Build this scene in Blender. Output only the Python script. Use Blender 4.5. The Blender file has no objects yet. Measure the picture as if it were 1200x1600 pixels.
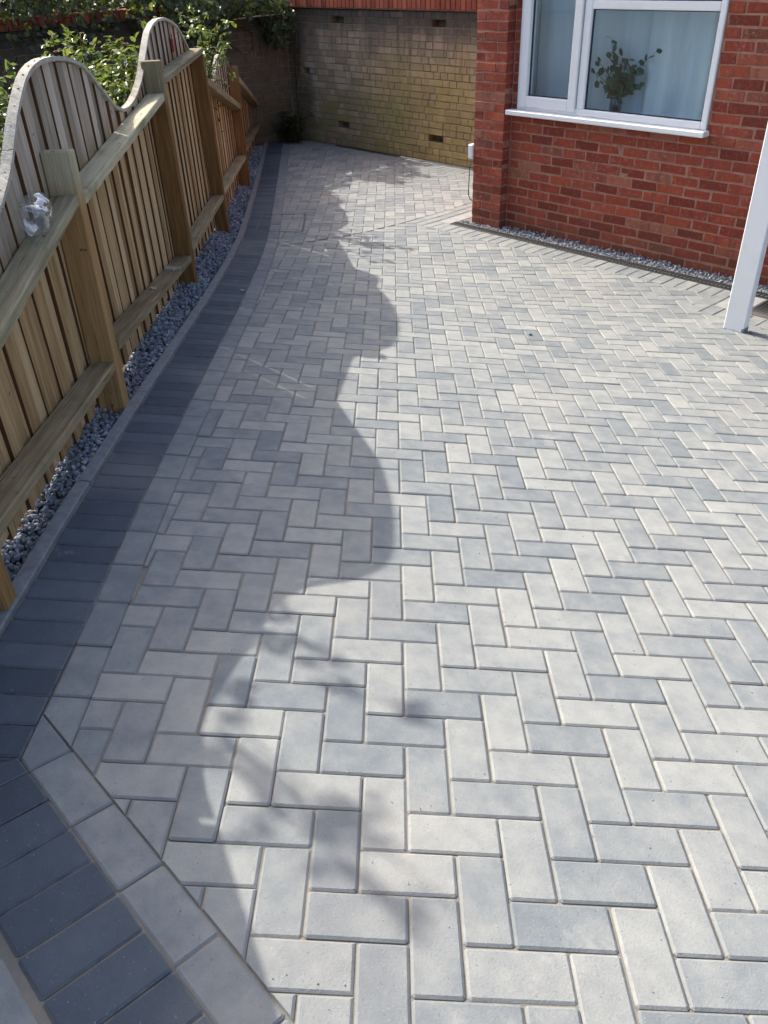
import bpy, math, random
import numpy as np
from mathutils import Vector, Matrix

random.seed(7); rng = np.random.default_rng(11)
scn = bpy.context.scene
COL = scn.collection

# ------------------------------------------------------------------ camera, sky, sun, exposure
FPX = 1261.49
YAW, PITCH, ROLL = -0.8249, -0.6076, -0.0409
CAM = Vector((0.7753, -0.8874, 1.5734))
fw = Vector((math.sin(YAW)*math.cos(PITCH), math.cos(YAW)*math.cos(PITCH), math.sin(PITCH)))
rt = fw.cross(Vector((0, 0, 1))).normalized(); upv = rt.cross(fw)
r2 = rt*math.cos(ROLL) + upv*math.sin(ROLL); u2 = -rt*math.sin(ROLL) + upv*math.cos(ROLL)
cd = bpy.data.cameras.new('camera'); cam = bpy.data.objects.new('camera', cd); COL.objects.link(cam)
m = Matrix.Identity(4)
for i, c in enumerate((r2, u2, -fw)):
    for j in range(3): m[j][i] = c[j]
m.translation = CAM
cam.matrix_world = m
cd.sensor_width = 36; cd.lens = FPX/1600*36; cd.clip_end = 2000; cd.clip_start = 0.02
scn.camera = cam

SUN_DIR = Vector((1.85, 0.03, -1.37)).normalized()
elev = math.asin(-SUN_DIR.z)
w = bpy.data.worlds.new('World'); scn.world = w; w.use_nodes = True
nt = w.node_tree; bg = nt.nodes['Background']
sky = nt.nodes.new('ShaderNodeTexSky'); sky.sky_type = 'NISHITA'; sky.sun_disc = False
sky.sun_elevation = elev; sky.sun_rotation = math.radians(270); sky.air_density = 0.75; sky.dust_density = 4.0; sky.ozone_density = 0.6
nt.links.new(sky.outputs[0], bg.inputs[0]); bg.inputs[1].default_value = 0.15
sd = bpy.data.lights.new('sun', 'SUN'); sd.energy = 2.9; sd.angle = math.radians(0.53); sd.color = (1.0, 0.955, 0.875)
sun = bpy.data.objects.new('sun', sd); COL.objects.link(sun)
sun.rotation_euler = SUN_DIR.to_track_quat('-Z', 'Y').to_euler(); sun.location = (-8, 0, 8)
scn.view_settings.view_transform = 'Standard'; scn.view_settings.look = 'None'
scn.view_settings.gamma = 1.0; scn.view_settings.use_curve_mapping = False
scn.view_settings.exposure = 1.18

# ------------------------------------------------------------------ ground profile (slopes 8 degrees towards the house, then levels out)
PHI = 0.7921
_s = np.arange(-40, 40, .01)
_a = np.interp(_s, [-40, -7, -6, 2.4, 3, 3.5, 4, 4.5, 5, 5.5, 6, 7.2, 8], [0, 0, .1391, .1391, .128, .113, .086, .046, .014, .006, .010, .018, 0])
_v = np.concatenate([[0], np.cumsum(np.cos(_a[:-1])*.01)]); _z = np.concatenate([[0], -np.cumsum(np.sin(_a[:-1])*.01)])
_i0 = int(np.argmin(abs(_s))); _v -= _v[_i0]; _z -= _z[_i0]
def G(y): return float(np.interp(y, _v, _z))
def S(y): return float(np.interp(y, _v, _s))
def frame(u, s):
    a = float(np.interp(s, _s, _a))
    M = Matrix(((1, 0, 0, u), (0, math.cos(a), math.sin(a), float(np.interp(s, _s, _v))),
                (0, -math.sin(a), math.cos(a), float(np.interp(s, _s, _z))), (0, 0, 0, 1)))
    return M
CP, SP = math.cos(PHI), math.sin(PHI)
def lat(a, b): return (a*CP - b*SP, a*SP + b*CP)          # paving lattice (metres) -> (u, s)
def pix(P):                                                # only used to rank which blocks show largest
    d = Vector(P) - CAM; z = d.dot(fw)
    if z < .05: return None
    return (600 + FPX*d.dot(r2)/z, 800 - FPX*d.dot(u2)/z, z)

# ------------------------------------------------------------------ node helpers
class NT:
    def __init__(s, name):
        s.m = bpy.data.materials.new(name); s.m.use_nodes = True; s.t = s.m.node_tree
        s.b = s.t.nodes['Principled BSDF']; s.out = s.t.nodes['Material Output']
    def n(s, typ, ins=None, **kw):
        nd = s.t.nodes.new(typ)
        for k, v in kw.items(): setattr(nd, k, v)
        for k, v in (ins or {}).items(): s.set(nd.inputs[k], v)
        return nd
    def set(s, sock, v):
        if isinstance(v, bpy.types.NodeSocket): s.t.links.new(v, sock)
        else:
            if isinstance(v, (tuple, list)) and len(v) == 3 and sock.type == 'RGBA': v = (*v, 1)
            sock.default_value = v
    def noise(s, vec, scale, detail=3, rough=.55):
        return s.n('ShaderNodeTexNoise', {'Vector': vec, 'Scale': scale, 'Detail': detail, 'Roughness': rough}).outputs['Fac']
    def ramp(s, fac, stops):
        nd = s.n('ShaderNodeValToRGB', {'Fac': fac}); e = nd.color_ramp.elements
        while len(e) < len(stops): e.new(.5)
        for i, (p, c) in enumerate(stops):
            e[i].position = p; e[i].color = (*c, 1) if len(c) == 3 else c
        return nd.outputs[0]
    def mix(s, fac, a, b, mode='MIX'):
        nd = s.n('ShaderNodeMix', data_type='RGBA', blend_type=mode)
        s.set(nd.inputs[0], fac); s.set(nd.inputs[6], a); s.set(nd.inputs[7], b); return nd.outputs[2]
    def math(s, op, a, b=0., c=None):
        nd = s.n('ShaderNodeMath', operation=op); s.set(nd.inputs[0], a); s.set(nd.inputs[1], b)
        if c is not None: s.set(nd.inputs[2], c)
        return nd.outputs[0]
    def smooth(s, v, lo, hi):
        nd = s.n('ShaderNodeMapRange', interpolation_type='SMOOTHSTEP'); s.set(nd.inputs[0], v)
        nd.inputs[1].default_value = lo; nd.inputs[2].default_value = hi; return nd.outputs[0]
    def bump(s, h, strength, dist):
        nd = s.n('ShaderNodeBump', {'Height': h, 'Strength': strength, 'Distance': dist}); s.set(s.b.inputs['Normal'], nd.outputs[0])
    def pos(s): return s.n('ShaderNodeNewGeometry').outputs['Position']
    def obj(s): return s.n('ShaderNodeTexCoord').outputs['Object']
    def rnd(s): return s.n('ShaderNodeObjectInfo').outputs['Random']
    def attr(s, name): return s.n('ShaderNodeAttribute', attribute_name=name).outputs['Fac']
    def scale(s, vec, sc):
        nd = s.n('ShaderNodeVectorMath', operation='MULTIPLY'); s.set(nd.inputs[0], vec); nd.inputs[1].default_value = sc; return nd.outputs[0]
    def addv(s, vec, f):
        nd = s.n('ShaderNodeVectorMath', operation='ADD'); s.set(nd.inputs[0], vec)
        cb = s.n('ShaderNodeCombineXYZ'); 
        for i in range(3): s.set(cb.inputs[i], f)
        s.t.links.new(cb.outputs[0], nd.inputs[1]); return nd.outputs[0]
    def fin(s, col=None, rough=.8, spec=.3, **kw):
        if col is not None: s.set(s.b.inputs['Base Color'], col)
        s.set(s.b.inputs['Roughness'], rough); s.set(s.b.inputs['Specular IOR Level'], spec)
        for k, v in kw.items(): s.set(s.b.inputs[k], v)
        return s.m

def mat_paver(name, stops, blotch=.95, spec=.3):
    t = NT(name); tone = t.attr('tone'); seed = t.math('ADD', t.attr('seed'), t.rnd())
    p = t.pos(); v = t.addv(p, t.math('MULTIPLY', seed, 37.0))
    cloud = t.noise(v, 13, 3, .6); fine = t.noise(v, 60, 4, .7); grit = t.noise(p, 420, 2, .6); spk = t.noise(p, 190, 1, .4)
    f = t.math('ADD', tone, t.math('MULTIPLY', t.math('SUBTRACT', cloud, .5), blotch))
    f = t.math('ADD', f, t.math('MULTIPLY', t.math('SUBTRACT', fine, .5), .22))
    c = t.ramp(f, stops)
    c = t.mix(t.math('MULTIPLY', t.smooth(grit, .35, .75), .20), c, (.14, .145, .15))
    c = t.mix(t.math('MULTIPLY', t.smooth(spk, .71, .82), .32), c, (.5, .49, .46))
    c = t.mix(t.math('MULTIPLY', t.smooth(spk, .30, .22), .5), c, (.07, .07, .075))
    big = t.noise(p, 1.3, 2, .5)
    c = t.mix(t.math('MULTIPLY', t.smooth(big, .52, .72), .22), c, (.38, .345, .30))
    dust = t.noise(p, 22, 4, .7); eg = t.math('MULTIPLY', t.attr('edge'), t.smooth(dust, .30, .62))
    c = t.mix(t.math('MULTIPLY', eg, .6), c, (.215, .20, .175))
    c = t.mix(t.math('MULTIPLY', t.smooth(t.noise(p, 3.1, 5, .75), .60, .72), .35), c, (.43, .41, .37))
    h = t.math('ADD', t.math('MULTIPLY', grit, .5), t.math('MULTIPLY', spk, .6))
    t.bump(h, .55, .0022)
    return t.fin(c, .82, spec)
M_PAVE = mat_paver('silver_paver', [(.0, (.132, .158, .176)), (.25, (.178, .199, .208)), (.5, (.236, .250, .246)), (.75, (.295, .303, .286)), (1, (.345, .346, .318))])
M_DARK = mat_paver('charcoal_paver', [(.0, (.040, .054, .072)), (.5, (.066, .085, .108)), (1, (.108, .129, .152))], .6)

def mat_simple(name, stops, scale=30, rough=.85, spec=.25, bump=.4, dist=.004, detail=4, use_rnd=0., obj=False):
    t = NT(name); p = t.obj() if obj else t.pos()
    f = t.noise(p, scale, detail, .65)
    if use_rnd: f = t.math('ADD', f, t.math('MULTIPLY', t.math('SUBTRACT', t.rnd(), .5), use_rnd))
    c = t.ramp(f, stops)
    if bump: t.bump(t.noise(p, scale*5, 3, .6), bump, dist)
    return t.fin(c, rough, spec)
def mat_sand():
    t = NT('joint_sand'); p = t.pos()
    c = t.ramp(t.noise(p, 8, 4, .7), [(.3, (.15, .145, .13)), (.58, (.23, .215, .19)), (.74, (.31, .235, .16))])
    t.bump(t.noise(p, 500, 2, .6), .6, .002); return t.fin(c, .95, .1)
M_SAND = mat_sand()
M_KERB = mat_simple('concrete_edging', [(.3, (.17, .18, .185)), (.7, (.27, .275, .27))], 25)
M_SLAB = mat_simple('smooth_concrete', [(.3, (.27, .27, .265)), (.7, (.36, .355, .34))], 14, bump=.2)
def mat_gravel():
    t = NT('slate_chippings'); s = t.attr('seed')
    c = t.ramp(s, [(0, (.13, .15, .185)), (.45, (.24, .265, .305)), (.8, (.36, .38, .41)), (1, (.48, .49, .50))])
    c = t.mix(.3, c, t.ramp(t.noise(t.pos(), 160, 3, .7), [(.3, (.08, .09, .11)), (.7, (.3, .32, .35))]))
    return t.fin(c, .7, .4)
M_GRAVEL = mat_gravel()
M_SOIL = mat_simple('garden_soil', [(.3, (.045, .03, .02)), (.6, (.10, .07, .045)), (.75, (.2, .16, .1))], 18, bump=.9, dist=.03)
M_GROUND = mat_simple('ground', [(.3, (.06, .06, .055)), (.7, (.10, .10, .095))], 2, bump=.3)

def mat_wood(name, along, low, high, algae=.35):
    t = NT(name); o = t.obj(); sc = [34, 34, 34]; sc[along] = 2.2
    v = t.addv(t.scale(o, sc), t.math('MULTIPLY', t.rnd(), 60.))
    grain = t.noise(v, 1.0, 5, .62)
    sc2 = [150, 150, 150]; sc2[along] = 5
    fibre = t.noise(t.scale(o, sc2), 1.0, 3, .7)
    f = t.math('ADD', t.math('ADD', grain, t.math('MULTIPLY', t.math('SUBTRACT', t.rnd(), .5), .55)), t.math('MULTIPLY', t.math('SUBTRACT', fibre, .5), .6))
    grey = t.ramp(f, [(.2, high[0]), (.5, high[1]), (.8, high[2])])
    brown = t.ramp(f, [(.2, low[0]), (.5, low[1]), (.8, low[2])])
    wz = t.attr('weather')
    wz = t.math('ADD', wz, t.math('MULTIPLY', t.math('SUBTRACT', t.noise(t.pos(), 7, 3, .6), .5), .5))
    c = t.mix(t.smooth(wz, .25, .75), brown, grey)
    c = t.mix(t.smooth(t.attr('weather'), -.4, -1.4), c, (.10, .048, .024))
    al = t.smooth(t.noise(t.addv(t.pos(), 3.3), 3.2, 4, .65), .50, .74)
    c = t.mix(t.math('MULTIPLY', al, algae), c, (.115, .125, .045))
    knot = t.smooth(t.noise(t.addv(t.scale(o, [22, 22, 22]), t.math('MULTIPLY', t.rnd(), 91.)), 1., 1, .3), .76, .82)
    c = t.mix(t.math('MULTIPLY', knot, .7), c, (.05, .03, .018))
    split = t.smooth(t.noise(t.addv(t.scale(o, [x*.45 for x in sc2]), t.math('MULTIPLY', t.rnd(), 23.)), 1., 2, .4), .68, .74)
    c = t.mix(t.math('MULTIPLY', split, .55), c, (.06, .038, .02))
    t.bump(t.math('SUBTRACT', t.math('ADD', fibre, grain), split), .9, .004)
    return t.fin(c, .86, .15)
LOW = [(.28, .165, .07), (.46, .30, .145), (.60, .43, .24)]
HIGH = [(.25, .20, .15), (.41, .34, .265), (.56, .48, .39)]
M_SLAT = mat_wood('weathered_slat', 2, LOW, HIGH, .15)
M_RAIL = mat_wood('weathered_rail', 0, [(.19, .14, .075), (.32, .245, .14), (.45, .36, .22)], [(.22, .185, .11), (.37, .32, .20), (.52, .46, .31)], .6)
M_POST = mat_wood('fence_post_wood', 2, [(.17, .085, .03), (.30, .165, .062), (.43, .255, .11)], [(.20, .16, .09), (.34, .285, .17), (.47, .41, .27)], .07)
M_TRIM = mat_wood('bleached_trim', 0, [(.25, .21, .15), (.36, .32, .25), (.48, .44, .36)], [(.25, .22, .17), (.38, .35, .29), (.50, .47, .40)], .1)

def mat_brick(name, kind):
    t = NT(name); p = t.pos(); seed = t.math('FRACT', t.math('ADD', t.attr('seed'), t.rnd()))
    if kind == 'house':
        c = t.ramp(seed, [(0, (.165, .031, .021)), (.28, (.26, .047, .028)), (.55, (.36, .074, .038)), (.78, (.29, .056, .032)), (.92, (.36, .13, .078)), (1, (.19, .058, .042))])
        band = t.noise(t.scale(p, [16, 16, 3]), 1., 2, .5)
        c = t.mix(t.math('MULTIPLY', t.smooth(band, .45, .7), .5), c, (.15, .042, .034))
        fine = t.noise(p, 130, 4, .7)
        c = t.mix(t.math('MULTIPLY', t.smooth(fine, .48, .72), .5), c, (.34, .15, .10))
        sm = t.smooth(t.noise(p, 38, 4, .75), .52, .66); c = t.mix(t.math('MULTIPLY', sm, t.math('MULTIPLY_ADD', seed, .5, .15)), c, (.40, .21, .15))
        lime = t.smooth(t.noise(p, 24, 3, .7), .66, .76)
        c = t.mix(t.math('MULTIPLY', lime, .45), c, (.42, .27, .21))
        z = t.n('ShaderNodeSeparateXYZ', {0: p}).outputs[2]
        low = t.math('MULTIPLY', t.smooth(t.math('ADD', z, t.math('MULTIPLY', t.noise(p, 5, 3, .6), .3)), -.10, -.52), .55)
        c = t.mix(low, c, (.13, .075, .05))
        t.bump(t.math('ADD', fine, t.math('MULTIPLY', t.noise(p, 420, 2, .6), .5)), .9, .007)
        return t.fin(c, .88, .18)
    if kind == 'coping':
        c = t.ramp(seed, [(0, (.22, .06, .038)), (.5, (.30, .085, .05)), (1, (.36, .11, .065))])
        fine = t.noise(p, 90, 4, .7); c = t.mix(t.math('MULTIPLY', t.smooth(fine, .5, .8), .4), c, (.16, .07, .055))
        t.bump(fine, .6, .004); return t.fin(c, .9, .15)
    # old garden wall: soot at the top, grey middle, green and mustard lichen low down
    xyz = t.n('ShaderNodeSeparateXYZ', {0: p}); x, z = xyz.outputs[0], xyz.outputs[2]
    base = t.ramp(seed, [(0, (.27, .21, .145)), (.5, (.36, .285, .20)), (.85, (.44, .355, .26)), (1, (.44, .29, .22))])
    n1 = t.noise(p, 2.2, 4, .6); n2 = t.noise(p, 6, 4, .65); n3 = t.noise(t.scale(p, [5, 5, 1.2]), 1., 4, .6); fine = t.noise(p, 110, 4, .7)
    zz = t.math('ADD', z, t.math('MULTIPLY', t.math('SUBTRACT', n1, .5), .75)); xx = t.math('ADD', x, t.math('MULTIPLY', t.math('SUBTRACT', n1, .5), 1.2))
    mus = t.math('MULTIPLY', t.smooth(xx, -8.1, -6.9), t.math('MULTIPLY', t.smooth(zz, .85, .10), t.math('MULTIPLY_ADD', seed, .35, .65)))
    c = t.mix(t.math('MULTIPLY', mus, .9), base, t.ramp(n2, [(.3, (.35, .255, .08)), (.7, (.52, .39, .15))]))
    gr = t.math('MULTIPLY', t.smooth(zz, .35, -.25), t.math('MULTIPLY', t.smooth(xx, -6.7, -7.4), t.smooth(n2, .33, .58)))
    c = t.mix(t.math('MULTIPLY', gr, .75), c, (.24, .235, .075))
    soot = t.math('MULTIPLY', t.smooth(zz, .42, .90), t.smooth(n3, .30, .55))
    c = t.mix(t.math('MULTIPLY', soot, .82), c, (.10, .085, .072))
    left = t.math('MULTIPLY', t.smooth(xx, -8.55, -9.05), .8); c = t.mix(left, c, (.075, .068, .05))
    drip = t.smooth(t.noise(t.scale(p, [14, 14, .9]), 1., 4, .7), .50, .68); c = t.mix(t.math('MULTIPLY', t.math('MULTIPLY', drip, t.smooth(z, -.1, .7)), .6), c, (.075, .062, .05))
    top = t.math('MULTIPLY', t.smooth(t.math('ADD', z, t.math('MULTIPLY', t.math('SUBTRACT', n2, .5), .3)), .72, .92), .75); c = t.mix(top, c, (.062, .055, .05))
    pale = t.math('MULTIPLY', t.smooth(n3, .60, .76), t.smooth(z, 1.1, .2)); c = t.mix(t.math('MULTIPLY', pale, .5), c, (.38, .355, .31))
    eff = t.smooth(t.noise(p, 26, 3, .7), .67, .74); c = t.mix(t.math('MULTIPLY', eff, .45), c, (.5, .47, .42))
    c = t.mix(t.math('MULTIPLY', t.smooth(fine, .45, .75), .3), c, (.10, .085, .06))
    t.bump(t.math('ADD', fine, n2), .8, .006)
    return t.fin(c, .92, .12)
M_BRICK = mat_brick('red_brick', 'house'); M_COPE = mat_brick('coping_brick', 'coping'); M_OLD = mat_brick('old_brick', 'old')
M_MORTAR = mat_simple('house_mortar', [(.3, (.24, .105, .072)), (.7, (.39, .205, .15))], 12, bump=.5)
def mat_oldmortar():
    t = NT('old_mortar'); p = t.pos(); xyz = t.n('ShaderNodeSeparateXYZ', {0: p}); n1 = t.noise(p, 3, 4, .6)
    c = t.ramp(n1, [(.3, (.17, .135, .08)), (.7, (.30, .24, .15))])
    c = t.mix(t.smooth(t.math('ADD', xyz.outputs[2], t.math('MULTIPLY', n1, .5)), 1.0, 1.3), c, (.035, .03, .03))
    t.bump(t.noise(p, 140, 3, .7), .6, .004); return t.fin(c, .95, .1)
M_OLDMORTAR = mat_oldmortar()
def mat_plain(name, col, rough=.5, spec=.4, **kw): return NT(name).fin(col, rough, spec, **kw)
def mat_white(name):
    t = NT(name); p = t.pos(); c = t.mix(t.math('MULTIPLY', t.smooth(t.noise(p, 9, 4, .65), .5, .8), .25), (.80, .81, .81), (.60, .60, .57)); return t.fin(c, .35, .45)
M_UPVC = mat_white('white_upvc')
M_POSTW = mat_white('white_paint')
M_BLACK = mat_plain('black_plastic', (.022, .023, .025), .45, .5)
M_GRATE = mat_plain('worn_grating_plastic', (.032, .033, .036), .45, .5)
M_GASKET = mat_plain('window_gasket', (.02, .025, .04), .6)
M_RED = mat_plain('red_plastic', (.42, .025, .03), .4, .5)
M_STEEL = mat_plain('galvanised_steel', (.045, .045, .05), .6, .4)
M_ROOM = mat_plain('room_plaster', (.55, .55, .53), .9)
def mat_glass(name, tint, refl=.05, rough=.01):
    t = NT(name); t.t.nodes.remove(t.b)
    tr = t.n('ShaderNodeBsdfTransparent', {'Color': tint}); gl = t.n('ShaderNodeBsdfGlossy', {'Roughness': rough, 'Color': (1, 1, 1)})
    lw = t.n('ShaderNodeLayerWeight', {'Blend': .5}).outputs['Facing']; fac = t.math('MULTIPLY_ADD', t.math('POWER', lw, 3.5), .75, refl); mx = t.n('ShaderNodeMixShader')
    t.t.links.new(fac, mx.inputs[0]); t.t.links.new(tr.outputs[0], mx.inputs[1]); t.t.links.new(gl.outputs[0], mx.inputs[2])
    t.t.links.new(mx.outputs[0], t.out.inputs[0]); return t.m
M_GLASS = mat_glass('window_glass', (.90, .97, 1.0, 1), .10)
M_VASE = mat_glass('vase_glass', (.60, .74, .82, 1), .06)
def mat_bottle():
    t = NT('bottle_plastic'); tr = t.n('ShaderNodeBsdfTransparent', {'Color': (.93, .96, .98, 1)}); mx = t.n('ShaderNodeMixShader', {0: .10}); m2 = t.n('ShaderNodeMixShader')
    t.fin((.80, .82, .84), .2, .5); gl = t.n('ShaderNodeBsdfGlossy', {'Roughness': .06, 'Color': (1, 1, 1)})
    t.set(m2.inputs[0], t.math('MULTIPLY_ADD', t.math('POWER', t.n('ShaderNodeLayerWeight', {'Blend': .5}).outputs['Facing'], 2.0), .45, .10))
    t.t.links.new(tr.outputs[0], mx.inputs[1]); t.t.links.new(t.b.outputs[0], mx.inputs[2]); t.t.links.new(mx.outputs[0], m2.inputs[1]); t.t.links.new(gl.outputs[0], m2.inputs[2]); t.t.links.new(m2.outputs[0], t.out.inputs[0]); return t.m
M_BOTTLE = mat_bottle()
def mat_curtain():
    t = NT('curtain_cloth'); d = t.b
    c = t.ramp(t.noise(t.scale(t.pos(), [300, 300, 300]), 1., 2, .5), [(.3, (.84, .87, .88)), (.7, (.90, .92, .92))])
    tl = t.n('ShaderNodeBsdfTranslucent', {'Color': c}); mx = t.n('ShaderNodeMixShader', {0: .25})
    t.fin(c, .9, .1); t.t.links.new(d.outputs[0], mx.inputs[1]); t.t.links.new(tl.outputs[0], mx.inputs[2]); t.t.links.new(mx.outputs[0], t.out.inputs[0]); return t.m
M_CURTAIN = mat_curtain()
def mat_leaf(name, stops, rough=.35, trans=.35):
    t = NT(name); s = t.attr('seed'); c = t.ramp(s, stops)
    t.fin(c, rough, .5)
    tl = t.n('ShaderNodeBsdfTranslucent', {'Color': t.mix(.45, c, (.30, .36, .04))}); mx = t.n('ShaderNodeMixShader', {0: trans})
    t.t.links.new(t.b.outputs[0], mx.inputs[1]); t.t.links.new(tl.outputs[0], mx.inputs[2]); t.t.links.new(mx.outputs[0], t.out.inputs[0]); return t.m
M_LEAF = mat_leaf('rose_leaf', [(0, (.05, .10, .03)), (.4, (.085, .155, .045)), (.75, (.13, .20, .05)), (.93, (.20, .235, .06)), (1, (.25, .17, .06))])
M_LEAF2 = mat_leaf('pale_leaf', [(0, (.08, .13, .05)), (.5, (.14, .20, .08)), (1, (.24, .27, .12))])
M_IVY = mat_leaf('dark_ivy_leaf', [(0, (.014, .026, .009)), (.6, (.03, .05, .016)), (1, (.05, .075, .022))], .5, .2)
M_SAGE = mat_leaf('grey_green_leaf', [(0, (.075, .105, .085)), (1, (.16, .20, .16))], .7, .2)
M_EUC = mat_leaf('eucalyptus_leaf', [(0, (.020, .075, .055)), (1, (.05, .15, .105))], .6, .04)
M_STEM = mat_plain('woody_stem', (.06, .045, .028), .85, .1)
M_CANE = mat_plain('pale_cane', (.42, .37, .27), .7, .2)
M_PETAL = mat_plain('pink_petal', (.62, .30, .30), .6, .2)

# ------------------------------------------------------------------ mesh helpers
def mesh(name, V, F, mat, attrs=None, smooth=False):
    me = bpy.data.meshes.new(name); me.from_pydata([tuple(v) for v in V], [], F)
    if mat: me.materials.append(mat)
    for k, (dom, vals) in (attrs or {}).items():
        at = me.attributes.new(k, 'FLOAT', dom); at.data.foreach_set('value', np.asarray(vals, dtype=np.float32))
    if smooth: me.polygons.foreach_set('use_smooth', [True]*len(me.polygons))
    me.update(); return me
def link(name, data, parent=None, matrix=None, label=None, cat=None, group=None, kind=None):
    o = bpy.data.objects.new(name, data); COL.objects.link(o)
    if parent: o.parent = parent
    if matrix is not None: o.matrix_local = matrix
    if label: o['label'] = label
    if cat: o['category'] = cat
    if group: o['group'] = group
    if kind: o['kind'] = kind
    return o
def thing(name, loc, label, cat, group=None):
    return link(name, None, None, Matrix.Translation(loc), label, cat, group)
class MB:
    def __init__(s): s.V = []; s.F = []; s.A = []
    def add(s, V, F, seed=0.):
        k = len(s.V); s.V += [tuple(v) for v in V]; s.F += [tuple(i+k for i in f) for f in F]; s.A += [seed]*len(V); return s
    def box(s, x0, x1, y0, y1, z0, z1, M=None, seed=0.):
        V = [Vector((x, y, z)) for z in (z0, z1) for y in (y0, y1) for x in (x0, x1)]
        if M: V = [M @ v for v in V]
        return s.add(V, [(0, 2, 3, 1), (4, 5, 7, 6), (0, 1, 5, 4), (2, 6, 7, 3), (0, 4, 6, 2), (1, 3, 7, 5)], seed)
    def bbox(s, x0, x1, y0, y1, z0, z1, c=.004, M=None, seed=0.):   # chamfered box
        V = []; ix = {}
        for sx in (0, 1):
            for sy in (0, 1):
                for sz in (0, 1):
                    for ax in range(3):
                        p = [x1 if sx else x0, y1 if sy else y0, z1 if sz else z0]
                        sg = (-1 if sx else 1, -1 if sy else 1, -1 if sz else 1)
                        for k in range(3):
                            if k != ax: p[k] += sg[k]*c
                        ix[(sx, sy, sz, ax)] = len(V); V.append(Vector(p))
        F = []
        for ax in range(3):
            o1, o2 = [k for k in range(3) if k != ax]
            for sd_ in (0, 1):
                q = []
                for a, b in ((0, 0), (1, 0), (1, 1), (0, 1)):
                    t = [0, 0, 0]; t[ax] = sd_; t[o1] = a; t[o2] = b; q.append(ix[(*t, ax)])
                F.append(q)
            for a in (0, 1):
                for b in (0, 1):
                    t0 = [0, 0, 0]; t0[o1] = a; t0[o2] = b; t1 = list(t0); t1[ax] = 1
                    F.append([ix[(*t0, o1)], ix[(*t1, o1)], ix[(*t1, o2)], ix[(*t0, o2)]])
        for sx in (0, 1):
            for sy in (0, 1):
                for sz in (0, 1): F.append([ix[(sx, sy, sz, k)] for k in range(3)])
        cc = Vector(((x0+x1)/2, (y0+y1)/2, (z0+z1)/2)); G2 = []
        for f in F:
            nn = (V[f[1]]-V[f[0]]).cross(V[f[2]]-V[f[0]]); ce = sum((V[i] for i in f), Vector())/len(f)
            G2.append(f if nn.dot(ce-cc) > 0 else f[::-1])
        if M: V = [M @ v for v in V]
        return s.add(V, G2, seed)
    def tube(s, pts, rad, n=6, seed=0., cap=True):
        pts = [Vector(p) for p in pts]; rings = []; V = []
        rad = rad if isinstance(rad, (list, tuple)) else [rad]*len(pts)
        for i, p in enumerate(pts):
            d = (pts[min(i+1, len(pts)-1)] - pts[max(i-1, 0)]).normalized()
            a = d.cross(Vector((0, 0, 1)) if abs(d.z) < .95 else Vector((1, 0, 0))).normalized(); b = d.cross(a)
            for k in range(n):
                an = 2*math.pi*k/n; V.append(p + (a*math.cos(an) + b*math.sin(an))*rad[i])
        F = [(i*n+k, i*n+(k+1) % n, (i+1)*n+(k+1) % n, (i+1)*n+k) for i in range(len(pts)-1) for k in range(n)]
        if cap: F += [tuple(range(n))[::-1], tuple(range((len(pts)-1)*n, len(pts)*n))]
        return s.add(V, F, seed)
    def lathe(s, prof, n=16, M=None, seed=0.):
        V = [Vector((r*math.cos(2*math.pi*k/n), r*math.sin(2*math.pi*k/n), z)) for r, z in prof for k in range(n)]
        if M: V = [M @ v for v in V]
        F = [(i*n+k, i*n+(k+1) % n, (i+1)*n+(k+1) % n, (i+1)*n+k) for i in range(len(prof)-1) for k in range(n)]
        return s.add(V, F, seed)
    def data(s, name, mat, smooth=False, weather=None):
        at = {'seed': ('POINT', s.A)}
        if weather is not None: at['weather'] = ('POINT', weather if isinstance(weather, list) else [weather]*len(s.V))
        return mesh(name, s.V, s.F, mat, at, smooth)

# ------------------------------------------------------------------ setting: ground, paving bed
ys = np.concatenate([[-300, -40], np.arange(-8, 9.01, .25), [40, 300]]); xs = [-300, -30, -9.6, 4, 12, 30, 300]
V = [(x, y, G(y)-.075) for y in ys for x in xs]; nx = len(xs)
F = [(j*nx+i, j*nx+i+1, (j+1)*nx+i+1, (j+1)*nx+i) for j in range(len(ys)-1) for i in range(nx-1)]
link('ground', mesh('ground', V, F, M_GROUND), kind='structure')
# kerb line: lattice a as a function of lattice b
KB = [-1.6, 0, .575, 1.045, 2.114, 3.862, 5.05, 5.94, 8.13, 10.95, 12.5]; KA = [-1.20, -1.238, -1.262, -1.288, -1.325, -1.37, -1.42, -1.475, -1.675, -1.915, -2.05]
def K(b): return float(np.interp(b, KB, KA))
# bed of joint sand under the blocks
bys = np.arange(-3.2, 6.93, .12)
V = []; F = []
for j, y in enumerate(bys):
    s_ = S(y); M = frame(0, s_)
    b0 = 0
    # left limit: solve lattice kerb for this s
    lo, hi = -14.0, 6.0
    for _ in range(40):
        mid = (lo+hi)/2; a = mid*CP + s_*SP; b = -mid*SP + s_*CP
        if a < K(b)+.03: lo = mid
        else: hi = mid
    xl = max(lo, -9.22)
    for x in (xl, xl+.5, -1, 4.5):
        V.append(M @ Vector((x, 0, -.0050)))
for j in range(len(bys)-1):
    for i in range(3): F.append((j*4+i, j*4+i+1, (j+1)*4+i+1, (j+1)*4+i))
driveway = link('driveway', mesh('driveway', V, F, M_SAND), kind='structure')

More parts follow.
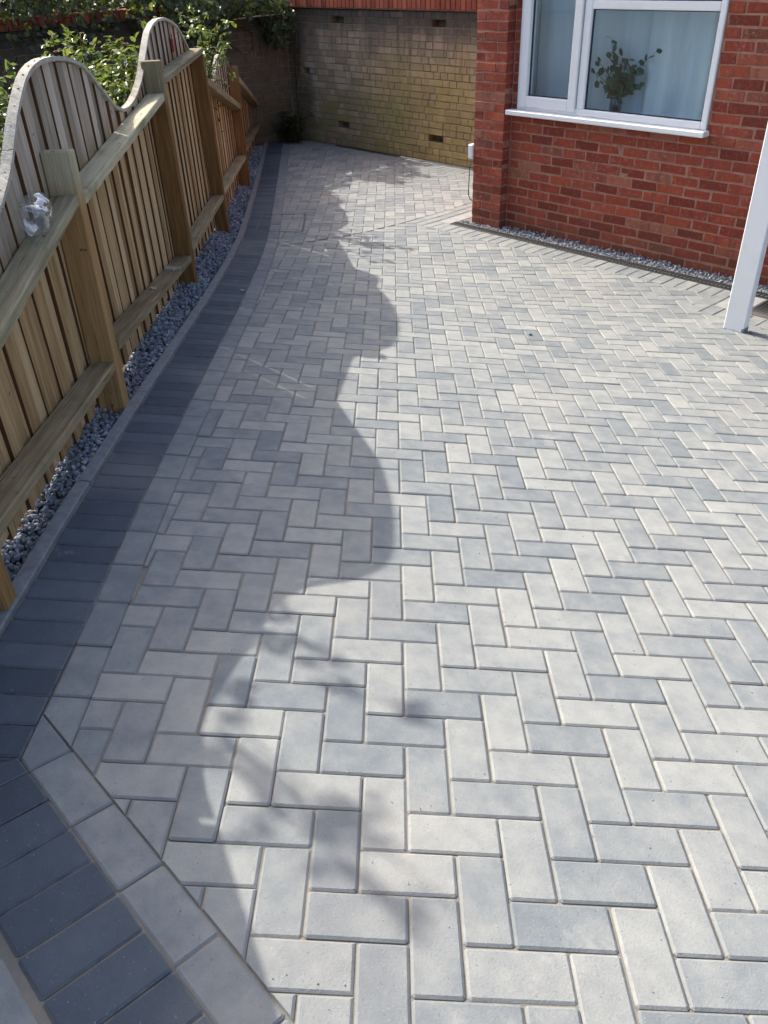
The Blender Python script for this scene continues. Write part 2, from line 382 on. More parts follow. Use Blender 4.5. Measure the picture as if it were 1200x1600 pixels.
# ---- polygon tools for the blocks (polygons in surface coordinates u, s)
def clip(poly, fl, px, py, nx_, ny_):              # keep the side where (p - P).n <= 0
    out = []; of = []; n = len(poly)
    for i in range(n):
        A = poly[i]; B = poly[(i+1) % n]
        da = (A[0]-px)*nx_ + (A[1]-py)*ny_; db = (B[0]-px)*nx_ + (B[1]-py)*ny_
        if da <= 0:
            out.append(A); of.append(fl[i])
            if db > 0:
                t = da/(da-db); out.append((A[0]+(B[0]-A[0])*t, A[1]+(B[1]-A[1])*t)); of.append(1)
        elif db <= 0:
            t = da/(da-db); out.append((A[0]+(B[0]-A[0])*t, A[1]+(B[1]-A[1])*t)); of.append(fl[i])
    # drop near duplicates
    o2 = []; f2 = []
    for i, p in enumerate(out):
        q = out[(i+1) % len(out)]
        if math.hypot(p[0]-q[0], p[1]-q[1]) > 1e-4: o2.append(p); f2.append(of[i])
    return o2, f2
def area(p): return .5*sum(p[i][0]*p[(i+1) % len(p)][1]-p[(i+1) % len(p)][0]*p[i][1] for i in range(len(p)))
def inset(p, d):
    n = len(p); L = []
    for i in range(n):
        ax, ay = p[i]; bx, by = p[(i+1) % n]; l = math.hypot(bx-ax, by-ay) or 1e-9
        nx_, ny_ = -(by-ay)/l, (bx-ax)/l
        L.append((ax+nx_*d[i], ay+ny_*d[i], (bx-ax)/l, (by-ay)/l))
    out = []
    for i in range(n):
        x1, y1, dx1, dy1 = L[i-1]; x2, y2, dx2, dy2 = L[i]; den = dx1*dy2-dy1*dx2
        if abs(den) < 1e-6: out.append((x2, y2)); continue
        t = ((x2-x1)*dy2-(y2-y1)*dx2)/den; out.append((x1+dx1*t, y1+dy1*t))
    return out
def block(poly, fl, ch=.0055, gap=.0014, rnd=.005):
    """chamfered paving block from a convex outline, top at z=0; returns V, F"""
    p0 = inset(poly, [gap]*len(poly))
    if rnd and not any(fl):
        q = []
        for i in range(len(p0)):
            A = Vector(p0[i-1]); B = Vector(p0[i]); C = Vector(p0[(i+1) % len(p0)])
            q += [tuple(B+(A-B).normalized()*rnd), tuple(B+(C-B).normalized()*rnd)]
        p0 = q; d = [ch]*len(p0)
    else: d = [.0015 if f else ch for f in fl]
    p1 = inset(p0, d)
    if area(p1) < .4*area(p0) or any(math.dist(a, b) > .022 for a, b in zip(p0, p1)): p1 = [tuple((Vector(a)*.9+Vector((sum(x for x, _ in p0), sum(y for _, y in p0)))/len(p0)*.1)) for a in p0]
    n = len(p0)
    V = [(x, y, -.045) for x, y in p0] + [(x, y, -.0036) for x, y in p0] + [(x, y, 0) for x, y in p1]
    F = [(r*n+i, r*n+(i+1) % n, (r+1)*n+(i+1) % n, (r+1)*n+i) for r in (0, 1) for i in range(n)] + [tuple(range(2*n, 3*n))]
    return V, F
def edge_attr(V): n = len(V)//3; return [1.]*(2*n)+[0.]*n
def cen(p): return (sum(x for x, _ in p)/len(p), sum(y for _, y in p)/len(p))
def jit(amp=.0009, tl=.0035):
    return Matrix.Translation((random.gauss(0, .0006), random.gauss(0, .0006), random.gauss(0, amp))) @ Matrix.Rotation(random.gauss(0, .003), 4, 'Z') @ Matrix.Rotation(random.gauss(0, tl), 4, 'X') @ Matrix.Rotation(random.gauss(0, tl), 4, 'Y')

Y_IN, Y_MID, Y_OUT = -.595, -.694, -.890
HB0, HB1 = 4.735, 4.945          # soldier course along the house drain
XA = -4.82                        # arm of the border beside the pier
MB0 = 4.365; XM = -1.72           # border round the door mat grating
BB0, BB1 = 6.63, 6.845            # soldier course along the back wall
recs = []
def field(poly):
    fl = [0]*4; c = cen(poly); n0 = len(poly)
    u, s_ = c; a = u*CP+s_*SP; b = -u*SP+s_*CP; y = float(np.interp(s_, _s, _v))
    # left limit
    e = .15; p1 = lat(K(b-e)+.36, b-e); p2 = lat(K(b+e)+.36, b+e); dx, dy = p2[0]-p1[0], p2[1]-p1[1]; l = math.hypot(dx, dy)
    poly, fl = clip(poly, fl, p1[0], p1[1], -dy/l, dx/l)
    if len(poly) > 2: poly, fl = clip(poly, fl, 0, S(Y_IN), 0, -1)
    if len(poly) > 2: poly, fl = clip(poly, fl, 0, S(BB0), 0, 1)
    if len(poly) > 2:
        if u < XA: poly, fl = clip(poly, fl, XA, 0, 1, 0)
        elif u < XM: poly, fl = clip(poly, fl, 0, S(HB0), 0, 1)
        elif u < XM+.0: pass
        else: poly, fl = clip(poly, fl, 0, S(MB0), 0, 1)
    if len(poly) < 3 or area(poly) < .00035: return
    if area(poly)/sum(math.dist(poly[i], poly[i-1]) for i in range(len(poly))) < .0052: return
    recs.append((poly, fl))
for i in range(-26, 80):
    for j in range(-40, 110):
        if (i-j) % 4: continue
        for (a0, a1, b0, b1) in ((i, i+2, j-1, j), (i, i+1, j, j+2)):
            pl = [lat(a*.1, b*.1) for a, b in ((a0, b0), (a1, b0), (a1, b1), (a0, b1))]
            u, s_ = cen(pl)
            if u > 3.2 or s_ > 6.9 or s_ < -.9 or u < -9.2: continue
            if u-3.2 > 0: continue
            field(pl)
def tone_field():
    r = random.random()
    if r < .14: return random.uniform(.24, .36)
    if r < .55: return random.uniform(.36, .56)
    return random.uniform(.54, .78)
def rank(poly):
    u, s_ = cen(poly); P = frame(u, s_).translation; q = pix(P)
    if q is None: return 1e9
    ok = -20 < q[0] < 1220 and -20 < q[1] < 1620
    return q[2]/math.sqrt(abs(area(poly))/.02) + (0 if ok else 1000)
recs.sort(key=lambda r: rank(r[0]))
shared = {}
def emit_blocks(items, parent, name, mat, tonef, nmax=300, far=None):
    acc_V = []; acc_F = []; acc_t = []; acc_s = []; acc_e = []
    for k, (poly, fl) in enumerate(items):
        u, s_ = cen(poly); M = frame(u, s_) @ jit(); t = tonef()
        loc = [(x-u, y-s_) for x, y in poly]
        if k < nmax:
            key = (name, tuple((round(x, 3), round(y, 3)) for x, y in loc), round(t, 1)) if not any(fl) else None
            me = shared.get(key) if key else None
            if me is None:
                V, F = block(loc, fl); me = mesh(name, V, F, mat, {'tone': ('POINT', [t]*len(V)), 'seed': ('POINT', [0.]*len(V)), 'edge': ('POINT', edge_attr(V))})
                if key: shared[key] = me
            link(name, me, parent, M)
        else:
            V, F = block(loc, fl); b = len(acc_V); acc_V += [M @ Vector(v) for v in V]; acc_F += [tuple(i+b for i in f) for f in F]
            acc_t += [t]*len(V); acc_s += [random.random()]*len(V); acc_e += edge_attr(V)
    if acc_V:
        o = link(far, mesh(far, acc_V, acc_F, mat, {'tone': ('POINT', acc_t), 'seed': ('POINT', acc_s), 'edge': ('POINT', acc_e)}), parent); o['kind'] = 'stuff'
emit_blocks(recs, driveway, 'paving_block', M_PAVE, tone_field, 300, 'distant_paving_blocks')

# ---- borders
dark = []; light = []; house_b = []; outer = []
mit = (lat(K(0)+.26, 0)[0], S(Y_MID)); md = (-.38, -.925)                # mitre where the border turns
mit = (-.688, S(Y_MID)); mn = (-md[1], md[0])                               # normal (points to the +u side)
def lq(a0f, a1f, b0, b1): return [lat(a0f(b0), b0), lat(a1f(b0), b0), lat(a1f(b1), b1), lat(a0f(b1), b1)]
for k in range(-12, 118):
    b0 = k*.1; b1 = b0+.1
    pl, fl = clip(lq(lambda b: K(b)+.055, lambda b: K(b)+.26, b0, b1), [0]*4, mit[0], mit[1], mn[0], mn[1])
    if len(pl) > 2: pl, fl = clip(pl, fl, 0, S(BB1), 0, 1)
    if len(pl) > 2: pl, fl = clip(pl, fl, -9.2, 0, -1, 0)
    if len(pl) > 2 and area(pl) > .002: dark.append((pl, fl))
for k in range(0, 60):
    b0 = k*.2+.005; b1 = b0+.2
    pl, fl = clip(lq(lambda b: K(b)+.26, lambda b: K(b)+.36, b0, b1), [0]*4, 0, S(Y_IN), 0, -1)
    if len(pl) > 2: pl, fl = clip(pl, fl, 0, S(BB0), 0, 1)
    if len(pl) > 2 and area(pl) > .0015: light.append((pl, fl))
s_in, s_mid, s_out = S(Y_IN), S(Y_MID), S(Y_OUT)
lp = (lat(K(0)+.26, 0), lat(K(.3)+.26, .3)); ldx, ldy = lp[1][0]-lp[0][0], lp[1][1]-lp[0][1]; ll = math.hypot(ldx, ldy)
for k in range(-3, 14):
    u0 = -.636+k*.2
    pl, fl = clip([(u0, s_mid), (u0+.2, s_mid), (u0+.2, s_in), (u0, s_in)], [0]*4, lp[0][0], lp[0][1], -ldy/ll, ldx/ll)
    if len(pl) > 2 and area(pl) > .002: light.append((pl, fl))
for k in range(-8, 32):
    u0 = -.734+k*.1
    pl, fl = clip([(u0, s_out), (u0+.1, s_out), (u0+.1, s_mid), (u0, s_mid)], [0]*4, mit[0], mit[1], -mn[0], -mn[1])
    if len(pl) > 2 and area(pl) > .002: dark.append((pl, fl))
for r in range(8):
    s1 = s_out-.016-r*.1
    for k in range(-6, 16):
        u0 = -.86+k*.2+(.1 if r % 2 else 0)
        outer.append(([(u0, s1-.1), (u0+.2, s1-.1), (u0+.2, s1), (u0, s1)], [0]*4))
for k in range(0, 40):                                                     # house soldier course
    u0 = -4.62+k*.1
    if u0+.05 > XM: break
    house_b.append(([(u0, S(HB0)), (u0+.1, S(HB0)), (u0+.1, S(HB1)), (u0, S(HB1))], [0]*4))
for r in range(2):                                                         # two stretcher rows beside the pier
    for k in range(0, 10):
        s0 = S(HB0)+k*.2-(.1 if r else 0); s1 = min(s0+.2, S(BB0)); s0 = max(s0, S(HB0))
        if s1-s0 < .04: continue
        house_b.append(([(XA+r*.1, s0), (XA+r*.1+.1, s0), (XA+r*.1+.1, s1), (XA+r*.1, s1)], [0]*4))
for k in range(0, 3):
    s0 = S(MB0)+.0+k*.2; house_b.append(([(XM, s0), (XM+.1, s0), (XM+.1, min(s0+.2, S(HB1))), (XM, min(s0+.2, S(HB1)))], [0]*4))
for k in range(0, 22):
    u0 = XM+.1+k*.1; house_b.append(([(u0, S(MB0)), (u0+.1, S(MB0)), (u0+.1, S(MB0)+.2), (u0, S(MB0)+.2)], [0]*4))
for k in range(0, 50):                                                     # back wall soldier course
    u0 = -9.0+k*.1
    if u0 > -4.4: break
    pl = [(u0, S(BB0)), (u0+.1, S(BB0)), (u0+.1, S(BB1)), (u0, S(BB1))]
    if u0 < lat(K(10.6)+.30, 10.6)[0] and True:
        p1 = lat(K(10.5)+.26, 10.5); p2 = lat(K(11.2)+.26, 11.2); dx, dy = p2[0]-p1[0], p2[1]-p1[1]; l = math.hypot(dx, dy)
        pl, fl = clip(pl, [0]*4, p1[0], p1[1], -dy/l, dx/l)
        if len(pl) < 3 or area(pl) < .002: continue
        house_b.append((pl, fl))
    else: house_b.append((pl, [0]*4))
def in_view(L): return [r for r in L if rank(r[0]) < 1000], [r for r in L if rank(r[0]) >= 1000]
for L, nm, mt, tf in ((dark, 'charcoal_border_block', M_DARK, lambda: random.uniform(.2, .85)),
                      (light, 'grey_border_block', M_PAVE, lambda: random.uniform(.24, .46)),
                      (house_b, 'edge_course_block', M_PAVE, lambda: random.uniform(.42, .66)),
                      (outer, 'outer_paving_block', M_PAVE, lambda: random.uniform(.45, .6))):
    a_, b_ = in_view(L); a_.sort(key=lambda r: rank(r[0])); emit_blocks(a_+b_, driveway, nm, mt, tf, len(a_), 'unseen_'+nm+'s')

def sheet_slab(name, u0, u1, y0, y1, mat, lift, parent):
    me = MB(); s0, s1 = S(y0), S(y1); M = frame((u0+u1)/2, (s0+s1)/2)
    me.bbox(-(u1-u0)/2, (u1-u0)/2, -(s1-s0)/2, (s1-s0)/2, -.04, lift, .003)
    return link(name, me.data(name, mat), parent, M)
sheet_slab('concrete_haunch', XA+.205, -4.47, 4.955, 6.6, M_SLAB, -.002, driveway)
sheet_slab('concrete_haunch', XM+.105, -1.40, MB0+.205, HB1-.003, M_SLAB, -.001, driveway)

# kerb edging
kb = [-1.4+.04*0]; seglen = .915
kerb = link('kerb', None, None, Matrix.Identity(4), kind='structure')
b = -1.43
while b < 11.2:
    b1 = min(b+seglen, 11.2); Vk = []; nseg = 5
    cs = [lat((K(b)+K(b1))/2, (b+b1)/2)][0]; M0 = frame(*cs); Mi = M0.inverted()
    prof = [(0, -.05), (0, .008), (.004, .013), (.046, .013), (.05, .008), (.05, -.05)]
    for q in range(nseg+1):
        bb = b+.003+(b1-b-.006)*q/nseg
        for da, hz in prof:
            uu, ss = lat(K(bb)+da, bb); P = frame(uu, ss) @ Vector((0, 0, hz)); Vk.append(Mi @ P)
    n = len(prof); Fk = [(q*n+i, q*n+i+1, (q+1)*n+i+1, (q+1)*n+i) for q in range(nseg) for i in range(n-1)] + [tuple(range(n)), tuple(range(nseg*n, nseg*n+n))[::-1]]
    Fk = [f[::-1] for f in Fk]
    link('edging_stone', mesh('edging_stone', Vk, Fk, M_KERB), kerb, M0); b = b1

# manhole cover frame set into the paving
mh = thing('manhole_cover', (0, 0, 0), 'recessed square manhole cover filled with paving beside the charcoal border', 'manhole cover')
def surf_bar(name, P, Q, wd, parent, mat, h=.0015):
    me = MB(); n = 6; Vv = []
    d = Vector((Q[0]-P[0], Q[1]-P[1])).normalized(); nn = Vector((-d.y, d.x))*wd/2
    for i in range(n+1):
        c_ = Vector(P).lerp(Vector(Q), i/n)
        for sg in (1, -1): Vv.append(frame(c_.x+nn.x*sg, c_.y+nn.y*sg) @ Vector((0, 0, h)))
        for sg in (-1, 1): Vv.append(frame(c_.x+nn.x*sg, c_.y+nn.y*sg) @ Vector((0, 0, h-.012)))
    Fv = [(i*4+k, i*4+(k+1) % 4, (i+1)*4+(k+1) % 4, (i+1)*4+k) for i in range(n) for k in range(4)] + [(0, 1, 2, 3), (n*4+3, n*4+2, n*4+1, n*4)]
    me.add(Vv, Fv); return link(name, me.data(name, mat), parent)
c4 = [lat(-1.40, 7.03), lat(-.985, 7.08), lat(-.945, 6.30), lat(-1.36, 6.26)]
for i in range(4): surf_bar('frame_edge', c4[i], c4[(i+1) % 4], .020, mh, M_STEEL)

# ------------------------------------------------------------------ gravel
ico_V = []; ph_ = (1+5**.5)/2
for s1 in (-1, 1):
    for s2 in (-1, 1): ico_V += [(0, s1, s2*ph_), (s1, s2*ph_, 0), (s2*ph_, 0, s1)]
ico_V = np.array(ico_V)/math.sqrt(1+ph_*ph_)
dm = np.linalg.norm(ico_V[:, None]-ico_V[None], axis=2); el = 1.06
ico_F = [(i, j, k) for i in range(12) for j in range(i+1, 12) for k in range(j+1, 12) if dm[i, j] < el and dm[j, k] < el and dm[i, k] < el]
ico_F = [f if np.dot(np.cross(ico_V[f[1]]-ico_V[f[0]], ico_V[f[2]]-ico_V[f[0]]), ico_V[f[0]]) > 0 else (f[0], f[2], f[1]) for f in ico_F]
def stones(pts, sizes, name, mat):
    Vs = []; Fs = []; A = []
    for k, (P, sz) in enumerate(zip(pts, sizes)):
        q, r_ = np.linalg.qr(rng.normal(size=(3, 3)))
        if np.linalg.det(q) < 0: q[:, 0] *= -1
        v = ico_V*(1+rng.uniform(-.22, .22, (12, 1)))*np.array([1, rng.uniform(.6, .9), rng.uniform(.4, .7)])*sz
        b = k*12; Vs.append(v @ q.T + np.array(P)); Fs += [(f[0]+b, f[1]+b, f[2]+b) for f in ico_F]; A += [rng.random()]*12
    return mesh(name, np.concatenate(Vs), Fs, mat, {'seed': ('POINT', A)})
pts = []; szs = []
for k in range(15500):
    b = -1.3+12.3*(random.random()**1.55); off = random.uniform(-.24, .002)
    u, s_ = lat(K(b)+off, b)
    if u < -9.2: continue
    P = frame(u, s_) @ Vector((0, 0, -.012+random.uniform(-.018, .012)+.018*math.sin(b*5+off*9)+.10*max(0, -.10-off)))
    pts.append(P); szs.append(random.uniform(.007, .0155)*(1+.03*b))
link('slate_gravel', stones(pts, szs, 'slate_gravel', M_GRAVEL), kind='stuff', label='blue grey slate chippings along the foot of the fence', cat='gravel')
pts = []; szs = []
for k in range(3400):
    x = random.uniform(-4.46, -.3); y = random.uniform(5.055, 5.19)
    if x < -3.98 and y > 5.11: continue
    pts.append((x, y, G(y)+random.uniform(-.03, .006)+.12*(y-5.05))); szs.append(random.uniform(.007, .014))
link('house_gravel', stones(pts, szs, 'house_gravel', M_GRAVEL), kind='stuff', label='blue grey slate chippings between drain and house wall', cat='gravel')

# ------------------------------------------------------------------ drains
def drain(name, x0, x1, y0, y1, label, rows, pitch):
    t = thing(name, ((x0+x1)/2, (y0+y1)/2, G((y0+y1)/2)), label, 'drain')
    L = x1-x0; W = y1-y0
    me = MB(); me.box(-L/2, L/2, -W/2+.004, W/2-.004, -.06, -.03); link('channel', me.data('channel', M_BLACK), t)
    for sg in (-1, 1):
        me = MB(); yy = sg*(W/2-.005); me.bbox(-L/2, L/2, yy-.005, yy+.005, -.05, .003, .0015); link('edge_rail', me.data('edge_rail', M_GRATE), t)
    me = MB(); n = int(L/pitch)
    for k in range(n+1):
        x = -L/2+k*L/n; me.box(x-.0035, x+.0035, -W/2+.01, W/2-.01, -.014, -.001)
    for r in range(rows):
        y = -W/2+W*(r+1)/(rows+1); me.box(-L/2, L/2, y-.0035, y+.0035, -.013, 0)
    link('grating', me.data('grating', M_GRATE), t); return t
drain('channel_drain', -4.47, -.3, 4.952, 5.05, 'black slotted channel drain along the foot of the red brick house', 2, .032)
drain('door_mat_grating', -1.385, -.35, 4.585, 4.93, 'wide black grating beside the white post', 12, .022)
drain('wall_drain', -8.3, -4.5, 6.852, 6.902, 'narrow black drain along the foot of the mossy garden wall', 1, .03)

# ------------------------------------------------------------------ brick builders
def brick_mesh(wd, ht, dp, mat, name='brick', j=.0038):
    """face looks to -y at y=0; body runs to +dp"""
    c = .0035; r = lambda: random.uniform(-j, j)
    f0 = [(-wd/2, -ht/2), (wd/2, -ht/2), (wd/2, ht/2), (-wd/2, ht/2)]; sx = [1, -1, -1, 1]; sy = [1, 1, -1, -1]
    f0 = [(x+r(), z+r()) for x, z in f0]
    V = [(x+sx[i]*c, random.uniform(-.0008, .0008), z+sy[i]*c) for i, (x, z) in enumerate(f0)] + [(x, c, z) for x, z in f0] + [(x, dp, z) for x, z in f0]
    F = [(0, 1, 2, 3)] + [(i+r_*4, i+r_*4+4, (i+1) % 4+r_*4+4, (i+1) % 4+r_*4) for r_ in (0, 1) for i in range(4)]
    return mesh(name, V, F, mat, {'seed': ('POINT', [random.random()]*12)})
_bm = {}
def get_brick(wd, ht, dp, mat, nvar=7):
    k = (round(wd, 3), ht, dp, mat.name); L = _bm.setdefault(k, [])
    if len(L) < nvar: L.append(brick_mesh(wd, ht, dp, mat)); return L[-1]
    return random.choice(L)
def rows(x0, x1, z0, z1, course, bond, zbase, holes=()):
    """list of (xa, xb, za) brick spans"""
    out = []; k = math.floor((z0-zbase)/course)
    while zbase+k*course < z1-.02:
        za = zbase+k*course; offs = bond(k); x = x0-offs[0]; i = 0
        while x < x1:
            wb = offs[1][i % len(offs[1])]; xa, xb = max(x, x0), min(x+wb, x1)
            cut = [(xa, xb)]
            for hx0, hx1, hz0, hz1 in holes:
                if za+course*.5 > hz0 and za+course*.5 < hz1:
                    nc = []
                    for a, b in cut:
                        if b <= hx0 or a >= hx1: nc.append((a, b))
                        else:
                            if a < hx0: nc.append((a, hx0))
                            if b > hx1: nc.append((hx1, b))
                    cut = nc
            for a, b in cut:
                if b-a > .03: out.append((a, b, za))
            x += wb; i += 1
        k += 1
    return out
def lay(spans, y, parent, mat, course, dp, name='brick', nmax=300, far='upper_bricks', joint=.0125, view=True, rotz=0, org=(0, 0, 0)):
    T = Matrix.Translation(org) @ Matrix.Rotation(rotz, 4, 'Z'); items = []
    for a, b, za in spans:
        M = T @ Matrix.Translation(((a+b)/2, y+random.gauss(0, .0012), za+course/2)) @ Matrix.Rotation(random.gauss(0, .004), 4, 'Y') @ Matrix.Rotation(random.gauss(0, .004), 4, 'Z')
        q = pix(M.translation); vis = q and -40 < q[0] < 1240 and -30 < q[1] < 1600
        items.append((0 if vis else 1, q[2] if q else 99, (b-a)-joint, M))
    items.sort(key=lambda t: (t[0], t[1])); V = []; F = []; A = []
    for k, (nv, d, wd, M) in enumerate(items):
        if k < nmax and not nv: link(name, get_brick(round(wd, 2) if wd > .05 else wd, course-joint, dp, mat, 12), parent, M)
        else:
            me = get_brick(round(wd, 2) if wd > .05 else wd, course-joint, dp, mat); b0 = len(V); V += [M @ v.co for v in me.vertices]; F += [tuple(i+b0 for i in p.vertices) for p in me.polygons]; A += [random.random()]*len(me.vertices)
    if V: o = link(far, mesh(far, V, F, mat, {'seed': ('POINT', A)}), parent); o['kind'] = 'stuff'
STR = lambda k: ((0 if k % 2 else .1125), [.225])

# ------------------------------------------------------------------ house
house = thing('house', (-4.34, 5.2, G(5.2)), 'red brick house with a white framed window and corner pier', 'house')
Hm = Matrix.Translation((4.34, -5.2, -G(5.2)))
def hpart(name, me, mat, parent=None, sm=False): return link(name, me.data(name, mat, sm), parent or house, Hm if parent is None else None)
WX0, WX1, WZ0, WZ1 = -3.936, -2.207, .40, 1.62; YW = 5.2; ZT = 2.35; ZB = -.72; XR = .8
me = MB(); y0, y1 = YW+.0035, YW+.25
me.box(-4.0, XR, y0, y1, ZB, WZ0); me.box(-4.0, WX0, y0, y1, WZ0, WZ1); me.box(WX1, XR, y0, y1, WZ0, WZ1); me.box(-4.0, XR, y0, y1, WZ1, ZT)
wall = hpart('wall', me, M_MORTAR)
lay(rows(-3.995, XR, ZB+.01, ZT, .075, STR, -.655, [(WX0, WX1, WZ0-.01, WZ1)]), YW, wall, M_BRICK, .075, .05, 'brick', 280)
PF = 5.115
me = MB(); me.box(-4.333, -4.007, PF+.0035, YW+.25, ZB, ZT); pier = hpart('pier', me, M_MORTAR)
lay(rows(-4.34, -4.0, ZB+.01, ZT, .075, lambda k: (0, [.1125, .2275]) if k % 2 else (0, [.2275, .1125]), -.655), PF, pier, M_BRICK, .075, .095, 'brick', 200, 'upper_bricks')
# the flank of the house that runs back to the garden wall
me = MB(); me.box(-4.333, -4.1, YW+.25, 9.5, ZB, ZT); fl_ = hpart('side_wall', me, M_MORTAR)
lay(rows(-9.5, -PF-.1, ZB+.01, ZT, .075, STR, -.655), 0, fl_, M_BRICK, .075, .05, 'brick', 0, 'side_bricks', rotz=-math.pi/2, org=(-4.34, 0, 0))
me = MB(); me.box(-4.1, XR, YW+2.9, YW+3.0, ZB, ZT); me.box(XR-.1, XR, YW+.25, YW+2.9, ZB, ZT); me.box(-4.1, XR-.1, YW+.25, YW+2.9, -.65, -.6); hpart('room', me, M_ROOM)
me = MB(); me.box(-4.6, XR+.2, 4.85, YW+3.2, ZT+.002, ZT+.12); hpart('roof', me, M_UPVC)
# window
win = thing('window', (0, 0, 0), 'x', 'x'); win.parent = house; win.matrix_local = Hm; del win['label']; del win['category']
FY0, FY1 = YW-.012, YW+.06
def bar(name, x0, x1, z0, z1, ya=FY0, yb=FY1, mat=M_UPVC, c=.006):
    me = MB(); me.bbox(x0, x1, ya, yb, z0, z1, c); link(name, me.data(name, mat), win)
fx0, fx1, fz0 = WX0+.004, WX1-.004, .425
bar('frame_bar', fx0, fx0+.055, fz0, WZ1-.005); bar('frame_bar', fx1-.045, fx1, fz0, WZ1-.005); bar('frame_bar', fx0+.055, fx1-.045, fz0, fz0+.05)
bar('frame_bar', -3.335, -3.270, fz0+.05, WZ1-.06); bar('frame_bar', -3.270, fx1-.045, 1.158, 1.215); bar('frame_bar', fx0+.055, fx1-.045, WZ1-.06, WZ1-.005)
# opening sash on the left
sx0, sx1, sz0, sz1 = fx0+.028, -3.345, fz0+.022, WZ1-.03
for a in ((sx0, sx0+.072, sz0, sz1), (sx1-.072, sx1, sz0, sz1), (sx0+.072, sx1-.072, sz0, sz0+.085), (sx0+.072, sx1-.072, sz1-.085, sz1)): bar('sash_bar', *a, FY0-.014, FY1)
for (a, b, c_, d_) in ((sx0+.072, sx1-.072, sz0+.085, sz1-.085), (-3.270, fx1-.045, fz0+.05, 1.158), (-3.270, fx1-.045, 1.215, WZ1-.06)):
    me = MB(); me.box(a+.001, b-.001, YW+.016, YW+.022, c_+.001, d_-.001); g = link('pane', me.data('pane', M_GLASS), win)
    for q in ((a, a+.007, c_, d_), (b-.007, b, c_, d_), (a+.007, b-.007, c_, c_+.007), (a+.007, b-.007, d_-.007, d_)): bar('gasket', *q, YW+.010, YW+.030, M_GASKET, .001)
me = MB(); me.bbox(-3.998, WX1+.022, YW-.085, YW+.03, .385, .424, .006); link('sill', me.data('sill', M_UPVC), win)
me = MB(); me.box(WX0+.001, WX0+.013, YW+.062, YW+.26, .43, WZ1-.001); link('reveal', me.data('reveal', M_ROOM), win)
me = MB(); me.box(WX1-.013, WX1-.001, YW+.062, YW+.26, .43, WZ1-.001); link('reveal', me.data('reveal', M_ROOM), win)
me = MB(); me.box(WX0, WX1, YW+.07, YW+.30, .40, .428); link('inner_sill', me.data('inner_sill', M_UPVC), win)

# curtains
def curtain(x0, x1, y, label, ph, amp):
    t = thing('curtain', ((x0+x1)/2, y, .30), label, 'curtain', 'curtains behind the window'); n = 70; V = []; nz = 2
    for k in range(n+1):
        x = x0+(x1-x0)*k/n
        yy = amp*(math.sin(x*17+ph)+.45*math.sin(x*39+ph*2))
        for z in (.0, 1.45): V.append((x-(x0+x1)/2, yy*(1 if z == 0 else .75), z))
    V += [(a, b+.004, c_) for a, b, c_ in V]; o2 = (n+1)*2
    F = [(2*k, 2*k+2, 2*k+3, 2*k+1) for k in range(n)] + [(o2+2*k+1, o2+2*k+3, o2+2*k+2, o2+2*k) for k in range(n)]
    link('cloth', mesh('cloth', V, F, M_CURTAIN, smooth=True), t)
curtain(-3.918, -2.86, 5.43, 'pale plain curtain behind the vase and the left casement', .4, .014)
curtain(-2.89, -1.95, 5.40, 'pale curtain with deep folds at the right side of the window', 1.2, .032)

# vase with eucalyptus on the inner sill
VB = Vector((-3.06, 5.325, .428))
t = thing('glass_vase', VB, 'clear tapering glass vase on the window sill', 'vase')
me = MB(); me.lathe([(.0, .0), (.042, .001), (.047, .01), (.050, .06), (.047, .11), (.036, .145), (.029, .152), (.026, .150), (.033, .143), (.044, .11), (.046, .06), (.043, .012), (.0, .008)], 20); link('bowl', me.data('bowl', M_VASE, True), t)
t = thing('eucalyptus_spray', VB+Vector((0, 0, .02)), 'spray of dark eucalyptus leaves standing in the glass vase', 'plant')
tips = [(-.30, .0, .30), (-.22, .02, .36), (-.11, .03, .42), (-.09, -.03, .52), (.0, .02, .40), (.08, -.02, .38), (.13, .04, .36), (.21, -.02, .30), (.29, .0, .44), (-.16, -.04, .22), (.17, .03, .20), (.04, -.05, .30)]
me = MB(); lv = MB()
for tx, ty, tz in tips:
    P = [Vector((-tx*.12, -ty*.1, 0)), Vector((tx*.05, ty*.2, .14)), Vector((tx*.45, ty*.6, .14+(tz-.14)*.55)), Vector((tx, ty, tz))]
    me.tube(P, [.003, .003, .002, .001], 5)
    for k in range(13):
        f = .30+.7*k/12; seg = min(int(f*3), 2); q = P[seg].lerp(P[seg+1], f*3-seg)
        d = Vector((random.gauss(0, 1), random.gauss(0, 1), random.gauss(.2, .7))).normalized(); sd_ = d.cross(Vector((random.random(), random.random(), random.random()))).normalized()
        L = random.uniform(.06, .09)*(1.2-.5*f); W = L*.42
        c_ = q+d*L*.55; lv.add([q, q+d*L*.3+sd_*W, c_+d*L*.15+sd_*W*.95, q+d*L, c_+d*L*.15-sd_*W*.95, q+d*L*.3-sd_*W], [(0, 1, 2, 3, 4, 5)], random.random())
link('stem', me.data('stem', M_STEM), t); link('leaves', lv.data('leaves', M_EUC), t)

# socket and cable on the pier
t = thing('outdoor_socket', (-4.34, 5.15, .05), 'small white outdoor socket on the flank of the brick pier', 'socket')
me = MB(); me.bbox(-.055, -.001, -.045, .03, -.06, .06, .008); link('cover', me.data('cover', M_UPVC), t)
me = MB(); me.bbox(-.066, -.055, -.03, .015, -.045, .035, .003); link('flap', me.data('flap', mat_plain('dark_flap', (.05, .07, .11), .3)), t)
me = MB(); me.tube([(-4.385, 5.135, -.01), (-4.388, 5.13, -.12), (-4.392, 5.128, -.25), (-4.395, 5.13, -.33), (-4.385, 5.14, -.37), (-4.35, 5.15, -.39)], .004, 6)
link('cable', me.data('cable', M_BLACK, True), None, None, 'thin black cable hanging from the white socket on the pier', 'cable')

